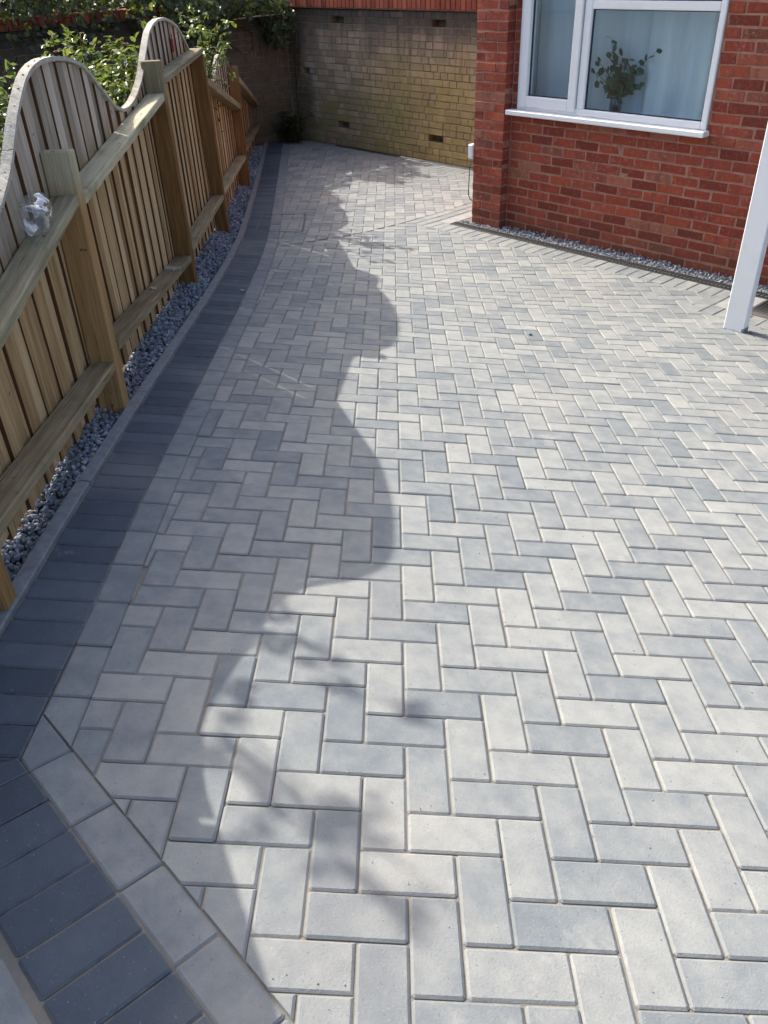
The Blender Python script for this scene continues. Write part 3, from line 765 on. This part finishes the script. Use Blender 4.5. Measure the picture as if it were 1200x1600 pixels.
# ------------------------------------------------------------------ garden wall behind, with coping; return wall on the left
YB = 6.905; Z0 = -.3625
def wall_core(x0, x1, holes, z0, z1, ya, yb, M=None):
    me = MB(); zs = sorted({z0, z1, *[h[2] for h in holes], *[h[3] for h in holes]})
    for a, b in zip(zs[:-1], zs[1:]):
        hs = sorted([(h[0], h[1]) for h in holes if h[2] < (a+b)/2 < h[3]]); x = x0
        for h0, h1 in hs:
            me.box(x, h0, ya, yb, a, b, M); x = h1
        me.box(x, x1, ya, yb, a, b, M)
    me.box(x0, x1, yb+.001, yb+.11, z0, z1, M); return me
gw = thing('garden_wall', (-7, YB+.1, G(YB)), 'old mossy brick garden wall with red coping and open weep holes behind the paving', 'wall')
Gm = Matrix.Translation((7, -YB-.1, -G(YB)))
H = [(-8.264, -8.03, .8375, .9125), (-6.54, -6.315, .8375, .9125), (-8.925, -8.69, .2375, .3125), (-8.265, -8.03, -.3625, -.2875), (-6.585, -6.345, -.3625, -.2875)]
me = wall_core(-9.2, -4.36, H, -.75, 1.0, YB+.005, YB+.12); core = link('core', me.data('core', M_OLDMORTAR), gw, Gm)
def eng(k):   # mixed stretchers and headers
    r_ = random.Random(k*7+3); L = [.225 if r_.random() < .45 else .1125 for _ in range(60)]; return (r_.uniform(0, .2), L)
lay(rows(-9.2, -4.36, -.75, .99, .075, eng, Z0, H), YB, core, M_OLD, .075, .06, 'brick', 300, 'remaining_bricks', .009)
me = MB(); me.bbox(-8.80, -8.705, YB+.02, YB+.1, .245, .305, .004); link('loose_block', me.data('loose_block', M_SLAB), gw, Gm)
cp_ = {}
for k in range(66):
    x = -9.26+k*.075
    if x > -4.42: break
    v = k % 7
    if v not in cp_:
        me = MB(); me.bbox(-.0325, .0325, -.03, .215, 0, .105, .004, None, random.random()); cp_[v] = me.data('coping_brick', M_COPE)
    link('coping_brick', cp_[v], gw, Gm @ Matrix.Translation((x, YB+random.gauss(0, .002), 1.008+random.gauss(0, .0015))))
me = MB(); me.box(-9.26, -4.4, YB-.018, YB+.205, .999, 1.100); link('coping_bed', me.data('coping_bed', M_MORTAR), gw, Gm)
rw = thing('return_wall', (-9.3, 2, G(2)), 'shaded old brick wall with red coping behind the garden shrubs', 'wall')
Rm = Matrix.Translation((9.3, -2, -G(2)))
me = MB(); me.box(-9.35, -9.21, -3.0, YB+.1, -.75, 1.0); core2 = link('core', me.data('core', M_OLDMORTAR), rw, Rm)
lay(rows(-3.0, YB-.01, -.75, .99, .075, eng, Z0), 0, core2, M_OLD, .075, .05, 'brick', 0, 'wall_bricks', .009, rotz=math.pi/2, org=(-9.20, 0, 0))
for k in range(140):
    y = -2.9+k*.075
    if y > YB-.12: break
    link('coping_brick', cp_[k % 7], rw, Rm @ Matrix.Translation((-9.2, y, 1.008+random.gauss(0, .0015))) @ Matrix.Rotation(math.pi/2, 4, 'Z'))
me = MB(); me.box(-9.4, -9.19, -3.0, YB-.1, .999, 1.100); link('coping_bed', me.data('coping_bed', M_MORTAR), rw, Rm)

# ------------------------------------------------------------------ white post
t = thing('white_post', (-1.2825, 4.21, G(4.21)), 'white painted timber post standing on the paving before the house', 'post')
me = MB(); me.bbox(-.0675, .0675, -.035, .035, .0, 2.9, .005); link('shaft', me.data('shaft', M_POSTW), t)
me = MB(); me.bbox(.052, .0695, -.0365, .0365, -.02, .03, .003); link('foot', me.data('foot', M_KERB), t)

# ------------------------------------------------------------------ fence
T = Vector((-.76, .65, 0)).normalized(); Nn = Vector((T.y, -T.x, 0)); O = Vector((-2.428, .532, 0))
FM = Matrix(((T.x, Nn.x, 0, O.x), (T.y, Nn.y, 0, O.y), (0, 0, 1, 0), (0, 0, 0, 1)))       # local x along fence (away), y towards the paving
if FM.to_3x3().determinant() < 0: pass
def FW(t, n, z): return O+T*t+Nn*n+Vector((0, 0, z))
def gz(t): return G(O.y+T.y*t)
fence = thing('fence', FW(3, 0, gz(3)), 'weathered timber slat fence with a wavy top, posts and flat rails', 'fence')
Fi = Matrix.Translation(-fence.location)
TT = [-3.4, -3.0, -2.6, -2.3, -1.95, -1.69, -1.536, -1.40, -1.29, -1.15, -1.03, -.8, -.675, -.538, -.373, -.282, -.182, -.045, .045, .145, .26, .405, .555, .691, .83, .933, 1.043, 1.179, 1.292, 1.429, 1.55, 1.69, 1.84, 2.013, 2.128, 2.241, 2.371, 2.505, 2.685, 2.88, 3.152, 3.415, 3.626, 3.77, 3.911, 4.0, 4.2, 4.5, 4.9, 5.15, 5.372, 5.658, 5.857, 6.044, 6.322, 6.535, 6.708, 7.0, 7.5, 8.2, 9.1]
TZ = [.85, 1.0, 1.2, 1.26, 1.22, 1.10, .97, .86, .81, .81, .83, .87, .895, .918, .992, 1.054, 1.126, 1.198, 1.234, 1.253, 1.26, 1.255, 1.24, 1.218, 1.185, 1.134, 1.075, 1.005, .951, .918, .91, .917, .94, .983, 1.028, 1.085, 1.143, 1.195, 1.228, 1.24, 1.233, 1.198, 1.155, 1.1, 1.035, .99, .82, .64, .53, .56, .632, .707, .757, .755, .71, .655, .62, .40, .25, .06, -.15]
def ztop(t): return float(np.interp(t, TT, TZ))
RAILS = [((-1.52, .635), (-.02, .840)), ((.06, .818), (2.125, .915)), ((2.2, .987), (4.10, .985)), ((4.10, .787), (6.50, .252)), ((6.62, .52), (9.0, -.07))]
BOTS = [((-1.52, .30), (-.02, .155)), ((.06, .200), (2.125, -.055)), ((2.2, -.03), (4.13, -.135)), ((4.20, -.13), (6.40, -.255)), ((6.50, -.215), (9.0, -.325))]
def railz(t):
    for (t0, z0), (t1, z1) in RAILS:
        if t0-.1 <= t <= t1+.1: return z0+(z1-z0)*(t-t0)/(t1-t0)
    return .75
# slats
t_ = -3.35; flip = False
while t_ < 8.95:
    wd = random.uniform(.080, .095); gp = random.choice((.002, .003, .004)) if abs(t_+1.0) > .05 else .0165
    za, zb = ztop(t_)-.002, ztop(t_+wd)-.002; z0 = gz(t_)+random.uniform(.015, .04); th = random.uniform(.020, .023); flip = not flip; yo = -.115+(.0045 if flip else -.0045)+random.uniform(-.003, .003)
    me = MB(); c_ = .0015; L0 = z0
    V = []; wt = []
    ring = [(0, -th), (wd, -th), (wd, -c_), (wd-c_, 0), (c_, 0), (0, -c_)]
    rz_ = railz(t_)
    levels = [0, .35, .7, .9, 1.0]; H_ = min(za, zb)-.01
    zs = sorted({z0, max(z0+.05, min(rz_-.10, H_-.02)), max(z0+.06, min(rz_+.05, H_-.01)), H_})
    for zz in zs+[None]:
        for x, y in ring:
            z = (za+(zb-za)*x/wd) if zz is None else zz
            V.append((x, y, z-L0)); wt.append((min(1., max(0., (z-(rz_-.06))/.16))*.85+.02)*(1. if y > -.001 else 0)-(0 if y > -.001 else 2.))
    n = len(ring); nr = len(zs)+1
    F = [(r*n+i, r*n+(i+1) % n, (r+1)*n+(i+1) % n, (r+1)*n+i) for r in range(nr-1) for i in range(n)] + [tuple(range(n))[::-1], tuple(range((nr-1)*n, nr*n))]
    me.add(V, F, random.random())
    M = Fi @ FM @ Matrix.Translation((t_, yo, L0)) @ Matrix.Rotation(random.gauss(0, .006), 4, 'Y') @ Matrix.Rotation(random.gauss(0, .02), 4, 'Z')
    # local frame (T, N, z) is left handed when N = (Ty,-Tx): flip faces
    me.F = [f[::-1] for f in me.F] if FM.to_3x3().determinant() < 0 else me.F
    Vw = [M @ Vector(v) for v in me.V]; P0 = Fi @ FW(t_+wd/2, yo, L0)
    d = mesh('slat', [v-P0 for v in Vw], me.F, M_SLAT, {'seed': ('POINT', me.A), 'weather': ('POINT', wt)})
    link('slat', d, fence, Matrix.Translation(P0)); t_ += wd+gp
def fbox(name, t0, t1, n0, n1, zf0, zf1, mat, weather, c=.005, xdir=True):
    """bar along the fence; zf0/zf1 = (bottom, top) heights at both ends"""
    me = MB(); me.bbox(0, 1, n0, n1, 0, 1, 0.0001)
    P0 = Vector((t0, (n0+n1)/2, zf0[0])); ang = math.atan2(zf1[1]-zf0[1], t1-t0); L = math.hypot(zf1[1]-zf0[1], t1-t0)
    me = MB(); h = zf0[1]-zf0[0]; me.bbox(0, L, -(n1-n0)/2, (n1-n0)/2, 0, h, c)
    base = FW(t0, (n0+n1)/2, zf0[0]); ex = (T*math.cos(ang)+Vector((0, 0, math.sin(ang)))); ez = (Vector((0, 0, math.cos(ang)))-T*math.sin(ang)); ey = ez.cross(ex)
    M = Matrix(((ex.x, ey.x, ez.x, base.x), (ex.y, ey.y, ez.y, base.y), (ex.z, ey.z, ez.z, base.z), (0, 0, 0, 1)))
    return link(name, me.data(name, mat, weather=weather), fence, Fi @ M)
for i, ((t0, z0), (t1, z1)) in enumerate(RAILS):
    h = .042 if i < 3 else .060
    fbox('top_rail', t0, t1, -.108, -.004, (z0-h, z0), (z1-h, z1), M_RAIL, .75 if i < 3 else .3)
for (t0, z0), (t1, z1) in BOTS: fbox('bottom_rail', t0, t1, -.108, -.003, (z0-.042, z0), (z1-.042, z1), M_RAIL, .35)
fbox('top_rail', -3.4, -1.60, -.108, -.004, (.68, .722), (.60, .642), M_RAIL, .7); fbox('bottom_rail', -3.4, -1.60, -.108, -.003, (.46, .5), (.29, .33), M_RAIL, .35)
def post(tb, tt, zt, wt):
    zb = gz(tb)-.12; me = MB(); L = zt-zb
    hx, hy, c_ = .0385, .0565, .006; rg = [(-hx+c_, -hy), (hx-c_, -hy), (hx, -hy+c_), (hx, hy-c_), (hx-c_, hy), (-hx+c_, hy), (-hx, hy-c_), (-hx, -hy+c_)]
    zl = [0, .35*L, L-.30, L-.20, L-.10, L-.005, L]; Vp = [(x*(.9 if k == 6 else 1), y*(.92 if k == 6 else 1), z) for k, z in enumerate(zl) for x, y in rg]
    Fp = [(k*8+i, k*8+(i+1) % 8, (k+1)*8+(i+1) % 8, (k+1)*8+i) for k in range(6) for i in range(8)] + [tuple(range(8))[::-1], tuple(range(48, 56))]
    me.add(Vp, Fp); wl = [min(1, max(0, (v[2]-L+.30)/.22))*wt+.05 for v in me.V]
    base = FW(tb-.0385, -.0545, zb); top = FW(tt-.0385, -.0545, zt); ez = (top-base).normalized(); ex = T.copy(); ey = ez.cross(ex).normalized(); ex = ey.cross(ez)
    M = Matrix(((ex.x, ey.x, ez.x, base.x), (ex.y, ey.y, ez.y, base.y), (ex.z, ey.z, ez.z, base.z), (0, 0, 0, 1)))
    link('post', me.data('post', M_POST, weather=wl), fence, Fi @ M)
for p in ((-3.4, -3.4, .85, .8), (-1.51, -1.50, .69, .8), (-.012, .057, .993, .7), (2.193, 2.197, 1.084, 1.0), (4.205, 4.10, .944, .3), (6.44, 6.66, .62, .4), (9.05, 9.08, .0, .2)): post(*p)
# bent trim along the top of the slats
def trim(t0, t1):
    n = int((t1-t0)/.045); me = MB(); V = []
    for i in range(n+1):
        t = t0+(t1-t0)*i/n; dz = (ztop(t+.02)-ztop(t-.02))/.04; nx_ = Vector((-dz, 1)).normalized()
        for nn, h in ((-.136, 0), (-.136, .016), (-.098, .016), (-.098, 0)):
            V.append(Fi @ FW(t+nx_.x*h, nn, ztop(t)+nx_.y*h))
    F = [(i*4+k, (i+1)*4+k, (i+1)*4+(k+1) % 4, i*4+(k+1) % 4) for i in range(n) for k in range(4)] + [(0, 1, 2, 3), (n*4+3, n*4+2, n*4+1, n*4)]
    me.add(V, F); link('top_trim', me.data('top_trim', M_TRIM, weather=.8), fence)
for a, b in ((-3.35, -1.46), (-1.45, .0-.30), (-.297, 1.52), (1.523, 2.20), (2.203, 4.17), (5.16, 6.98)): trim(a, b)
# nails along the near trim
me = MB()
for t in np.arange(-.9, 1.0, .085):
    me.lathe([(0, .003), (.0035, .002), (.004, 0)], 6, Matrix.Translation(Fi @ FW(float(t), -.115, ztop(float(t))+.0165)))
link('nail', me.data('nail', M_STEEL), fence)

# things on the fence
def along(t, n, z, ang=0.):
    ex = (T*math.cos(ang)+Vector((0, 0, math.sin(ang)))); ey = Vector((0, 0, 1)).cross(T); ez = ex.cross(ey); P = FW(t, n, z)
    return Matrix(((ex.x, ey.x, ez.x, P.x), (ex.y, ey.y, ez.y, P.y), (ex.z, ey.z, ez.z, P.z), (0, 0, 0, 1)))
rzb = .840-.1367*.34+.0
t = thing('plastic_bottle', (0, 0, 0), 'clear plastic bottle lying on the mossy top rail of the fence', 'bottle')
Mb = along(-.42, -.058, railz(-.42)+.054, .136) @ Matrix.Rotation(math.radians(9), 4, 'Z') @ Matrix.Rotation(math.pi/2, 4, 'Y')
t.matrix_local = Mb @ Matrix.Scale(1.2, 4)
R_ = .046
prof = [(.0, .012), (.02, .004), (.036, .0), (.043, .008), (.045, .03), (.040, .036), (.045, .044), (.040, .052), (.045, .06), (.040, .068), (.045, .076), (.040, .084), (.045, .094), (.044, .125), (.038, .15), (.026, .168), (.016, .178), (.0145, .195)]
me = MB(); n = 30; me.lathe([(r, z) for r, z in prof], n)
V = []
for v in me.V:
    a = math.atan2(v[1], v[0]); r = math.hypot(v[0], v[1]); k = 1+.035*math.sin(a*3+v[2]*40)+.03*math.sin(a*5-v[2]*70)+(.10*math.sin(a*5) if v[2] < .02 else 0); V.append((v[0]*k, v[1]*k, v[2]))
me.V = V; link('body', me.data('body', M_BOTTLE, True), t)
me = MB(); me.lathe([(.0155, .182), (.0165, .183), (.0165, .2), (.0, .201)], 14); link('cap', me.data('cap', mat_plain('pale_cap', (.42, .47, .55), .4)), t)
t = thing('red_tag', FW(3.30, -.10, 1.06), 'small red plastic tag hanging on the slats near the second crest', 'tag')
me = MB(); me.bbox(-.02, .02, -.006, .006, -.03, .06, .005, along(0, 0, 0).to_3x3().to_4x4() if False else Matrix(((T.x, Nn.x, 0, 0), (T.y, Nn.y, 0, 0), (0, 0, 1, 0), (0, 0, 0, 1)))); me.F = [f[::-1] for f in me.F]; link('plate', me.data('plate', M_RED), t)
me = MB(); me.tube([(T*-.008)+Vector((0, 0, .058)), Vector((0, 0, .085)), (T*.008)+Vector((0, 0, .058))], .003, 5); link('hook', me.data('hook', M_STEEL), t)
bz = lambda t: BOTS[1][0][1]+(BOTS[1][1][1]-BOTS[1][0][1])*(t-.06)/(2.065)
t = thing('wood_offcut', FW(1.62, -.055, bz(1.62)), 'small pale wood offcut lying on the lower rail', 'offcut')
me = MB(); me.bbox(-.03, .03, -.022, .022, .0, .02, .003, Matrix.Rotation(.7, 4, 'Z')); me.bbox(.02, .07, -.015, .02, .001, .014, .003, Matrix.Rotation(1.2, 4, 'Z')); link('chip', me.data('chip', M_TRIM, weather=.5), t)
t = thing('dry_leaf', FW(1.10, -.05, bz(1.10)+.001), 'curled dry grey leaf on the lower rail', 'leaf')
V = []
for i in range(7):
    x = -.03+i*.01; wv = .014*math.sin(math.pi*(i+.4)/7)
    for s_ in (-1, 0, 1): V.append((x, s_*wv, .002+.007*abs(s_)+.004*math.sin(i)))
link('blade', mesh('blade', V, [(i*3+k, i*3+k+1, i*3+k+4, i*3+k+3) for i in range(6) for k in (0, 1)], M_TRIM, {'weather': ('POINT', [.8]*21)}), t)
# a few loose stones dropped on the blocks
def pebble(u, y, sz, label):
    s_ = S(y); P = frame(u, s_).translation; d = stones([(0, 0, 0)], [sz], 'pebble', M_GRAVEL); link('pebble', d, None, Matrix.Translation(P+Vector((0, 0, sz*.35))), label, 'pebble', 'loose stones on the paving')
pebble(-3.78, 2.10, .018, 'dark pebble on the grey course beside the charcoal border')
pebble(-2.05, 3.02, .016, 'dark scrap of stone lying out on the sunlit paving')
pebble(-1.50, -.42, .010, 'small stone fallen on the concrete edging')

pts = []; szs = []
for k in range(900):
    u = random.uniform(-1.3, 1.2) if k < 500 else random.uniform(-6, .8); s_ = S(random.uniform(-.9, 1.6)) if k < 500 else S(random.uniform(-.2, 5.0))
    a = u*CP+s_*SP; b = -u*SP+s_*CP
    if a < K(b)+.1: continue
    r = random.uniform(.0008, .0024); pts.append(frame(u, s_) @ Vector((0, 0, r*.4))); szs.append(r)
link('loose_grit', stones(pts, szs, 'loose_grit', M_GRAVEL), kind='stuff', label='fine crumbs of sand and grit scattered over the paving', cat='grit')

# ------------------------------------------------------------------ garden behind the fence
V = []; F = []; tt = np.arange(-6, 10.01, .5)
for t0 in tt:
    for n_ in (-.125, -.6, -2.0, -5.5, -9.5):
        P = FW(float(t0), n_, 0); x = max(P.x, -9.23) if n_ > -9 else max(P.x, -9.23)
        V.append((x, P.y, gz(float(t0))-.02+min(.18, .06*abs(n_+.125))+.03*math.sin(t0*3+n_*4)))
F = [(i*5+k, i*5+k+1, (i+1)*5+k+1, (i+1)*5+k) for i in range(len(tt)-1) for k in range(4)]
link('flower_bed', mesh('flower_bed', V, F, M_SOIL), kind='structure')

def leaf_geo(lv, q, d, nrm, L, W, seed):
    sd_ = d.cross(nrm).normalized(); up_ = sd_.cross(d).normalized()
    m1 = q+d*L*.5-up_*L*.06; tip = q+d*L-up_*L*.16
    lv.add([q, q+d*L*.32+sd_*W*.5+up_*L*.05, q+d*L*.68+sd_*W*.42+up_*L*.0, tip, q+d*L*.68-sd_*W*.42+up_*L*.0, q+d*L*.32-sd_*W*.5+up_*L*.05, m1],
           [(0, 6, 1), (1, 6, 2), (2, 6, 3), (3, 6, 4), (4, 6, 5), (5, 6, 0)], seed)
def shrub(name, base, height, spread, canes, lpc, leaf, mat, label, cat, group, lean=(0, 0), seed=1, start=.25, flowers=0, droop=.25, gloss=None):
    rd = random.Random(seed); t = thing(name, base, label, cat, group); st = MB(); lv = MB(); tipsL = []
    for c_ in range(canes):
        an = rd.uniform(0, 2*math.pi); rr = spread*math.sqrt(rd.random()); h = height*rd.uniform(.62, 1.0)
        tip = Vector((rr*math.cos(an)+lean[0]*h, rr*math.sin(an)+lean[1]*h, h)); P = []
        w1 = Vector((rd.gauss(0, .07), rd.gauss(0, .07), 0))
        for i in range(8):
            f = i/7; P.append(Vector((tip.x*f**1.5, tip.y*f**1.5, h*(f-droop*f**4*.5)))+w1*math.sin(f*5)+Vector((math.cos(an), math.sin(an), 0))*.03)
        st.tube(P, [.007*(1-.75*i/7)*(height/1.2)**.5 for i in range(8)], 5); tipsL.append(P[-1])
        for k in range(lpc):
            f = start+(1-start)*rd.random()**.8; x = f*7; i = min(int(x), 6); q = P[i].lerp(P[i+1], x-i)
            # short twig with three to five leaflets
            td = Vector((rd.gauss(0, 1), rd.gauss(0, 1), rd.gauss(.15, .55))).normalized(); tl = rd.uniform(.04, .16)
            e = q+td*tl; st.tube([q, q.lerp(e, .5)+Vector((0, 0, .01)), e], [.0022, .0018, .001], 3, cap=False)
            for j in range(rd.choice((3, 5, 5))):
                o = q.lerp(e, .45+.14*j); d = (td*.6+Vector((rd.gauss(0, .8), rd.gauss(0, .8), rd.gauss(-.1, .45)))).normalized()
                nrm = Vector((rd.gauss(-.25, .45), rd.gauss(0, .45), 1)).normalized(); L = leaf*rd.uniform(.65, 1.25)
                leaf_geo(lv, o, d, nrm, L, L*rd.uniform(.5, .68), rd.random())
    link('stems', st.data('stems', M_STEM), t); link('foliage', lv.data('foliage', mat, False), t)
    for k in range(flowers):
        q = rd.choice(tipsL)+Vector((rd.gauss(0, .05), rd.gauss(0, .05), rd.gauss(0, .05))); fl = MB()
        for r_ in range(3):
            for j in range(5):
                a = j*1.257+r_*.6; d = Vector((math.cos(a), math.sin(a), .5+.5*r_)).normalized(); leaf_geo(fl, q, d, Vector((0, 0, 1)), .028-.005*r_, .028, 0)
        link('flower', fl.data('flower', M_PETAL), t)
    return t
GS = 'rose bushes behind the fence'
def at(t, n, dz=.05): return FW(t, n, gz(t)+dz)
shrub('rose_bush', at(3.55, -.75), 1.60, .48, 36, 22, .062, M_LEAF, 'broad glossy rose bush filling the dip between the two fence crests', 'shrub', GS, seed=3, start=.42, flowers=4)
shrub('rose_bush', at(2.6, -.92), 1.5, .46, 36, 20, .062, M_LEAF2, 'pale leaved bush at the far left edge behind the fence', 'shrub', GS, seed=5, start=.35, flowers=1)
shrub('rose_bush', at(5.25, -.35), 2.05, .40, 16, 20, .052, M_LEAF, 'tall rose bush rising behind the second fence crest', 'shrub', GS, lean=(.02, .02), seed=8, start=.40, flowers=2)
shrub('rose_bush', at(4.5, -1.0), 1.72, .45, 28, 20, .058, M_LEAF, 'dense rose bush farther back towards the shaded wall', 'shrub', GS, seed=13, start=.45, flowers=3)
shrub('leafy_shrub', Vector((-3.75, -.40, G(-.40))), 3.05, .55, 20, 9, .06, M_LEAF, 'tall young leafy tree beyond the near end of the fence', 'tree', None, seed=21, start=.74)
shrub('leafy_shrub', at(-2.0, -1.2), 1.75, .40, 12, 10, .055, M_LEAF, 'second shrub behind the fence nearest the camera', 'shrub', None, seed=23, start=.55)
shrub('low_plant', at(3.0, -1.5), 1.05, .45, 26, 18, .055, M_LEAF2, 'low light green plant among the rose stems', 'plant', None, seed=31, start=.3)
# grey green tuft
t = thing('grey_tuft', at(4.1, -1.25, .0), 'grey green spiky tuft showing above the first fence crest', 'plant'); lv = MB(); st = MB()
st.tube([(0, 0, 0), (.02, .01, .6), (0, .02, 1.02)], [.02, .014, .008], 6)
for k in range(900):
    d = Vector((random.gauss(0, .7), random.gauss(0, .7), random.uniform(.25, 1))).normalized(); q = Vector((random.gauss(0, .10), random.gauss(0, .14), 1.02+random.uniform(-.08, .05))); leaf_geo(lv, q, d, Vector((random.random(), random.random(), .3)).normalized(), random.uniform(.06, .15), .006, random.random())
link('stem', st.data('stem', M_STEM), t); link('spikes', lv.data('spikes', M_SAGE), t)
# dark ivy hanging over the shaded wall
def ivy(name, x0, x1, y0, y1, z0, z1, n, label, seed):
    rd = random.Random(seed); t = thing(name, ((x0+x1)/2, (y0+y1)/2, z0), label, 'ivy', 'ivy on the shaded wall'); lv = MB(); st = MB(); o = t.location
    for k in range(n):
        q = Vector((rd.uniform(x0, x1), rd.uniform(y0, y1), z1-(z1-z0)*rd.random()**1.4))-o; q.z += .18*math.sin(q.y*5)+.1*math.sin(q.y*13)
        d = Vector((rd.gauss(.5, .5), rd.gauss(0, .7), rd.gauss(-.4, .5))).normalized(); L = rd.uniform(.05, .09)
        leaf_geo(lv, q, d, Vector((1, rd.gauss(0, .4), rd.gauss(.5, .4))).normalized(), L, L*.75, rd.random())
    for k in range(14):
        y = rd.uniform(y0, y1); P = [Vector((rd.uniform(x0, x1), y+rd.gauss(0, .12)*i, z0-.3+(z1-z0+.3)*i/4))-o for i in range(5)]; st.tube(P, .006, 4)
    link('stems', st.data('stems', M_STEM), t); link('foliage', lv.data('foliage', M_IVY), t)
ivy('ivy', -9.18, -8.75, 4.6, 6.75, .85, 1.35, 2200, 'dark ivy over the wall corner beside the fence end', 1)
ivy('ivy', -9.9, -8.9, 1.2, 4.6, .75, 1.75, 5200, 'dark ivy mass on the wall at the top left', 2)
# hedge on the higher ground beyond the shaded wall
t = thing('hedge', (-10.2, 3.0, G(3)), 'dark clipped hedge rising behind the shaded brick wall', 'hedge'); lv = MB(); st = MB(); rd = random.Random(77)
for k in range(16):
    y = -4.5+k*.72; st.tube([(rd.gauss(0, .1), y, 0), (rd.gauss(0, .1), y+rd.gauss(0, .1), 1.2), (rd.gauss(0, .15), y+rd.gauss(0, .2), 1.8)], [.03, .022, .01], 5)
for k in range(15000):
    y = rd.uniform(-5, 6.5); z = 1.95*rd.random()**.6+.12*math.sin(y*3); x = rd.uniform(-.5, .5)
    L = rd.uniform(.06, .11); d = Vector((rd.gauss(.3, .6), rd.gauss(0, .7), rd.gauss(0, .6))).normalized()
    leaf_geo(lv, Vector((x, y, z)), d, Vector((rd.gauss(.6, .4), rd.gauss(0, .4), rd.gauss(.5, .4))).normalized(), L, L*.7, rd.random())
link('stems', st.data('stems', M_STEM), t); link('foliage', lv.data('foliage', M_IVY), t)
# bare climbing stem in the corner and pale cane
me = MB(); P0 = Vector((-8.98, 6.83, G(6.8)))
me.tube([(0, 0, 0), (.01, -.01, .35), (-.02, 0, .62), (-.01, .01, .9), (.03, 0, 1.25), (.0, 0, 1.5)], [.014, .013, .011, .010, .008, .005], 6)
me.tube([(-.02, 0, .60), (.05, -.01, .82), (.12, 0, 1.05), (.13, 0, 1.3)], [.008, .007, .006, .004], 5)
me.tube([(.0, 0, .95), (-.06, 0, 1.15), (-.05, 0, 1.4)], [.007, .006, .004], 5)
link('climbing_stem', me.data('climbing_stem', M_STEM), None, Matrix.Translation(P0), 'bare dark climbing stem against the mossy wall corner', 'stem')
me = MB(); me.tube([(-8.95, 5.9, .93), (-8.90, 6.2, .945), (-8.86, 6.62, .95)], .008, 6)
link('cane', me.data('cane', M_CANE), None, None, 'pale straight cane across the wall corner above the fence end', 'cane')
shrub('corner_shrub', Vector((-8.92, 6.62, G(6.6))), .42, .16, 14, 14, .045, M_IVY, 'small dark shrub at the foot of the wall corner', 'shrub', None, seed=44, start=.1)
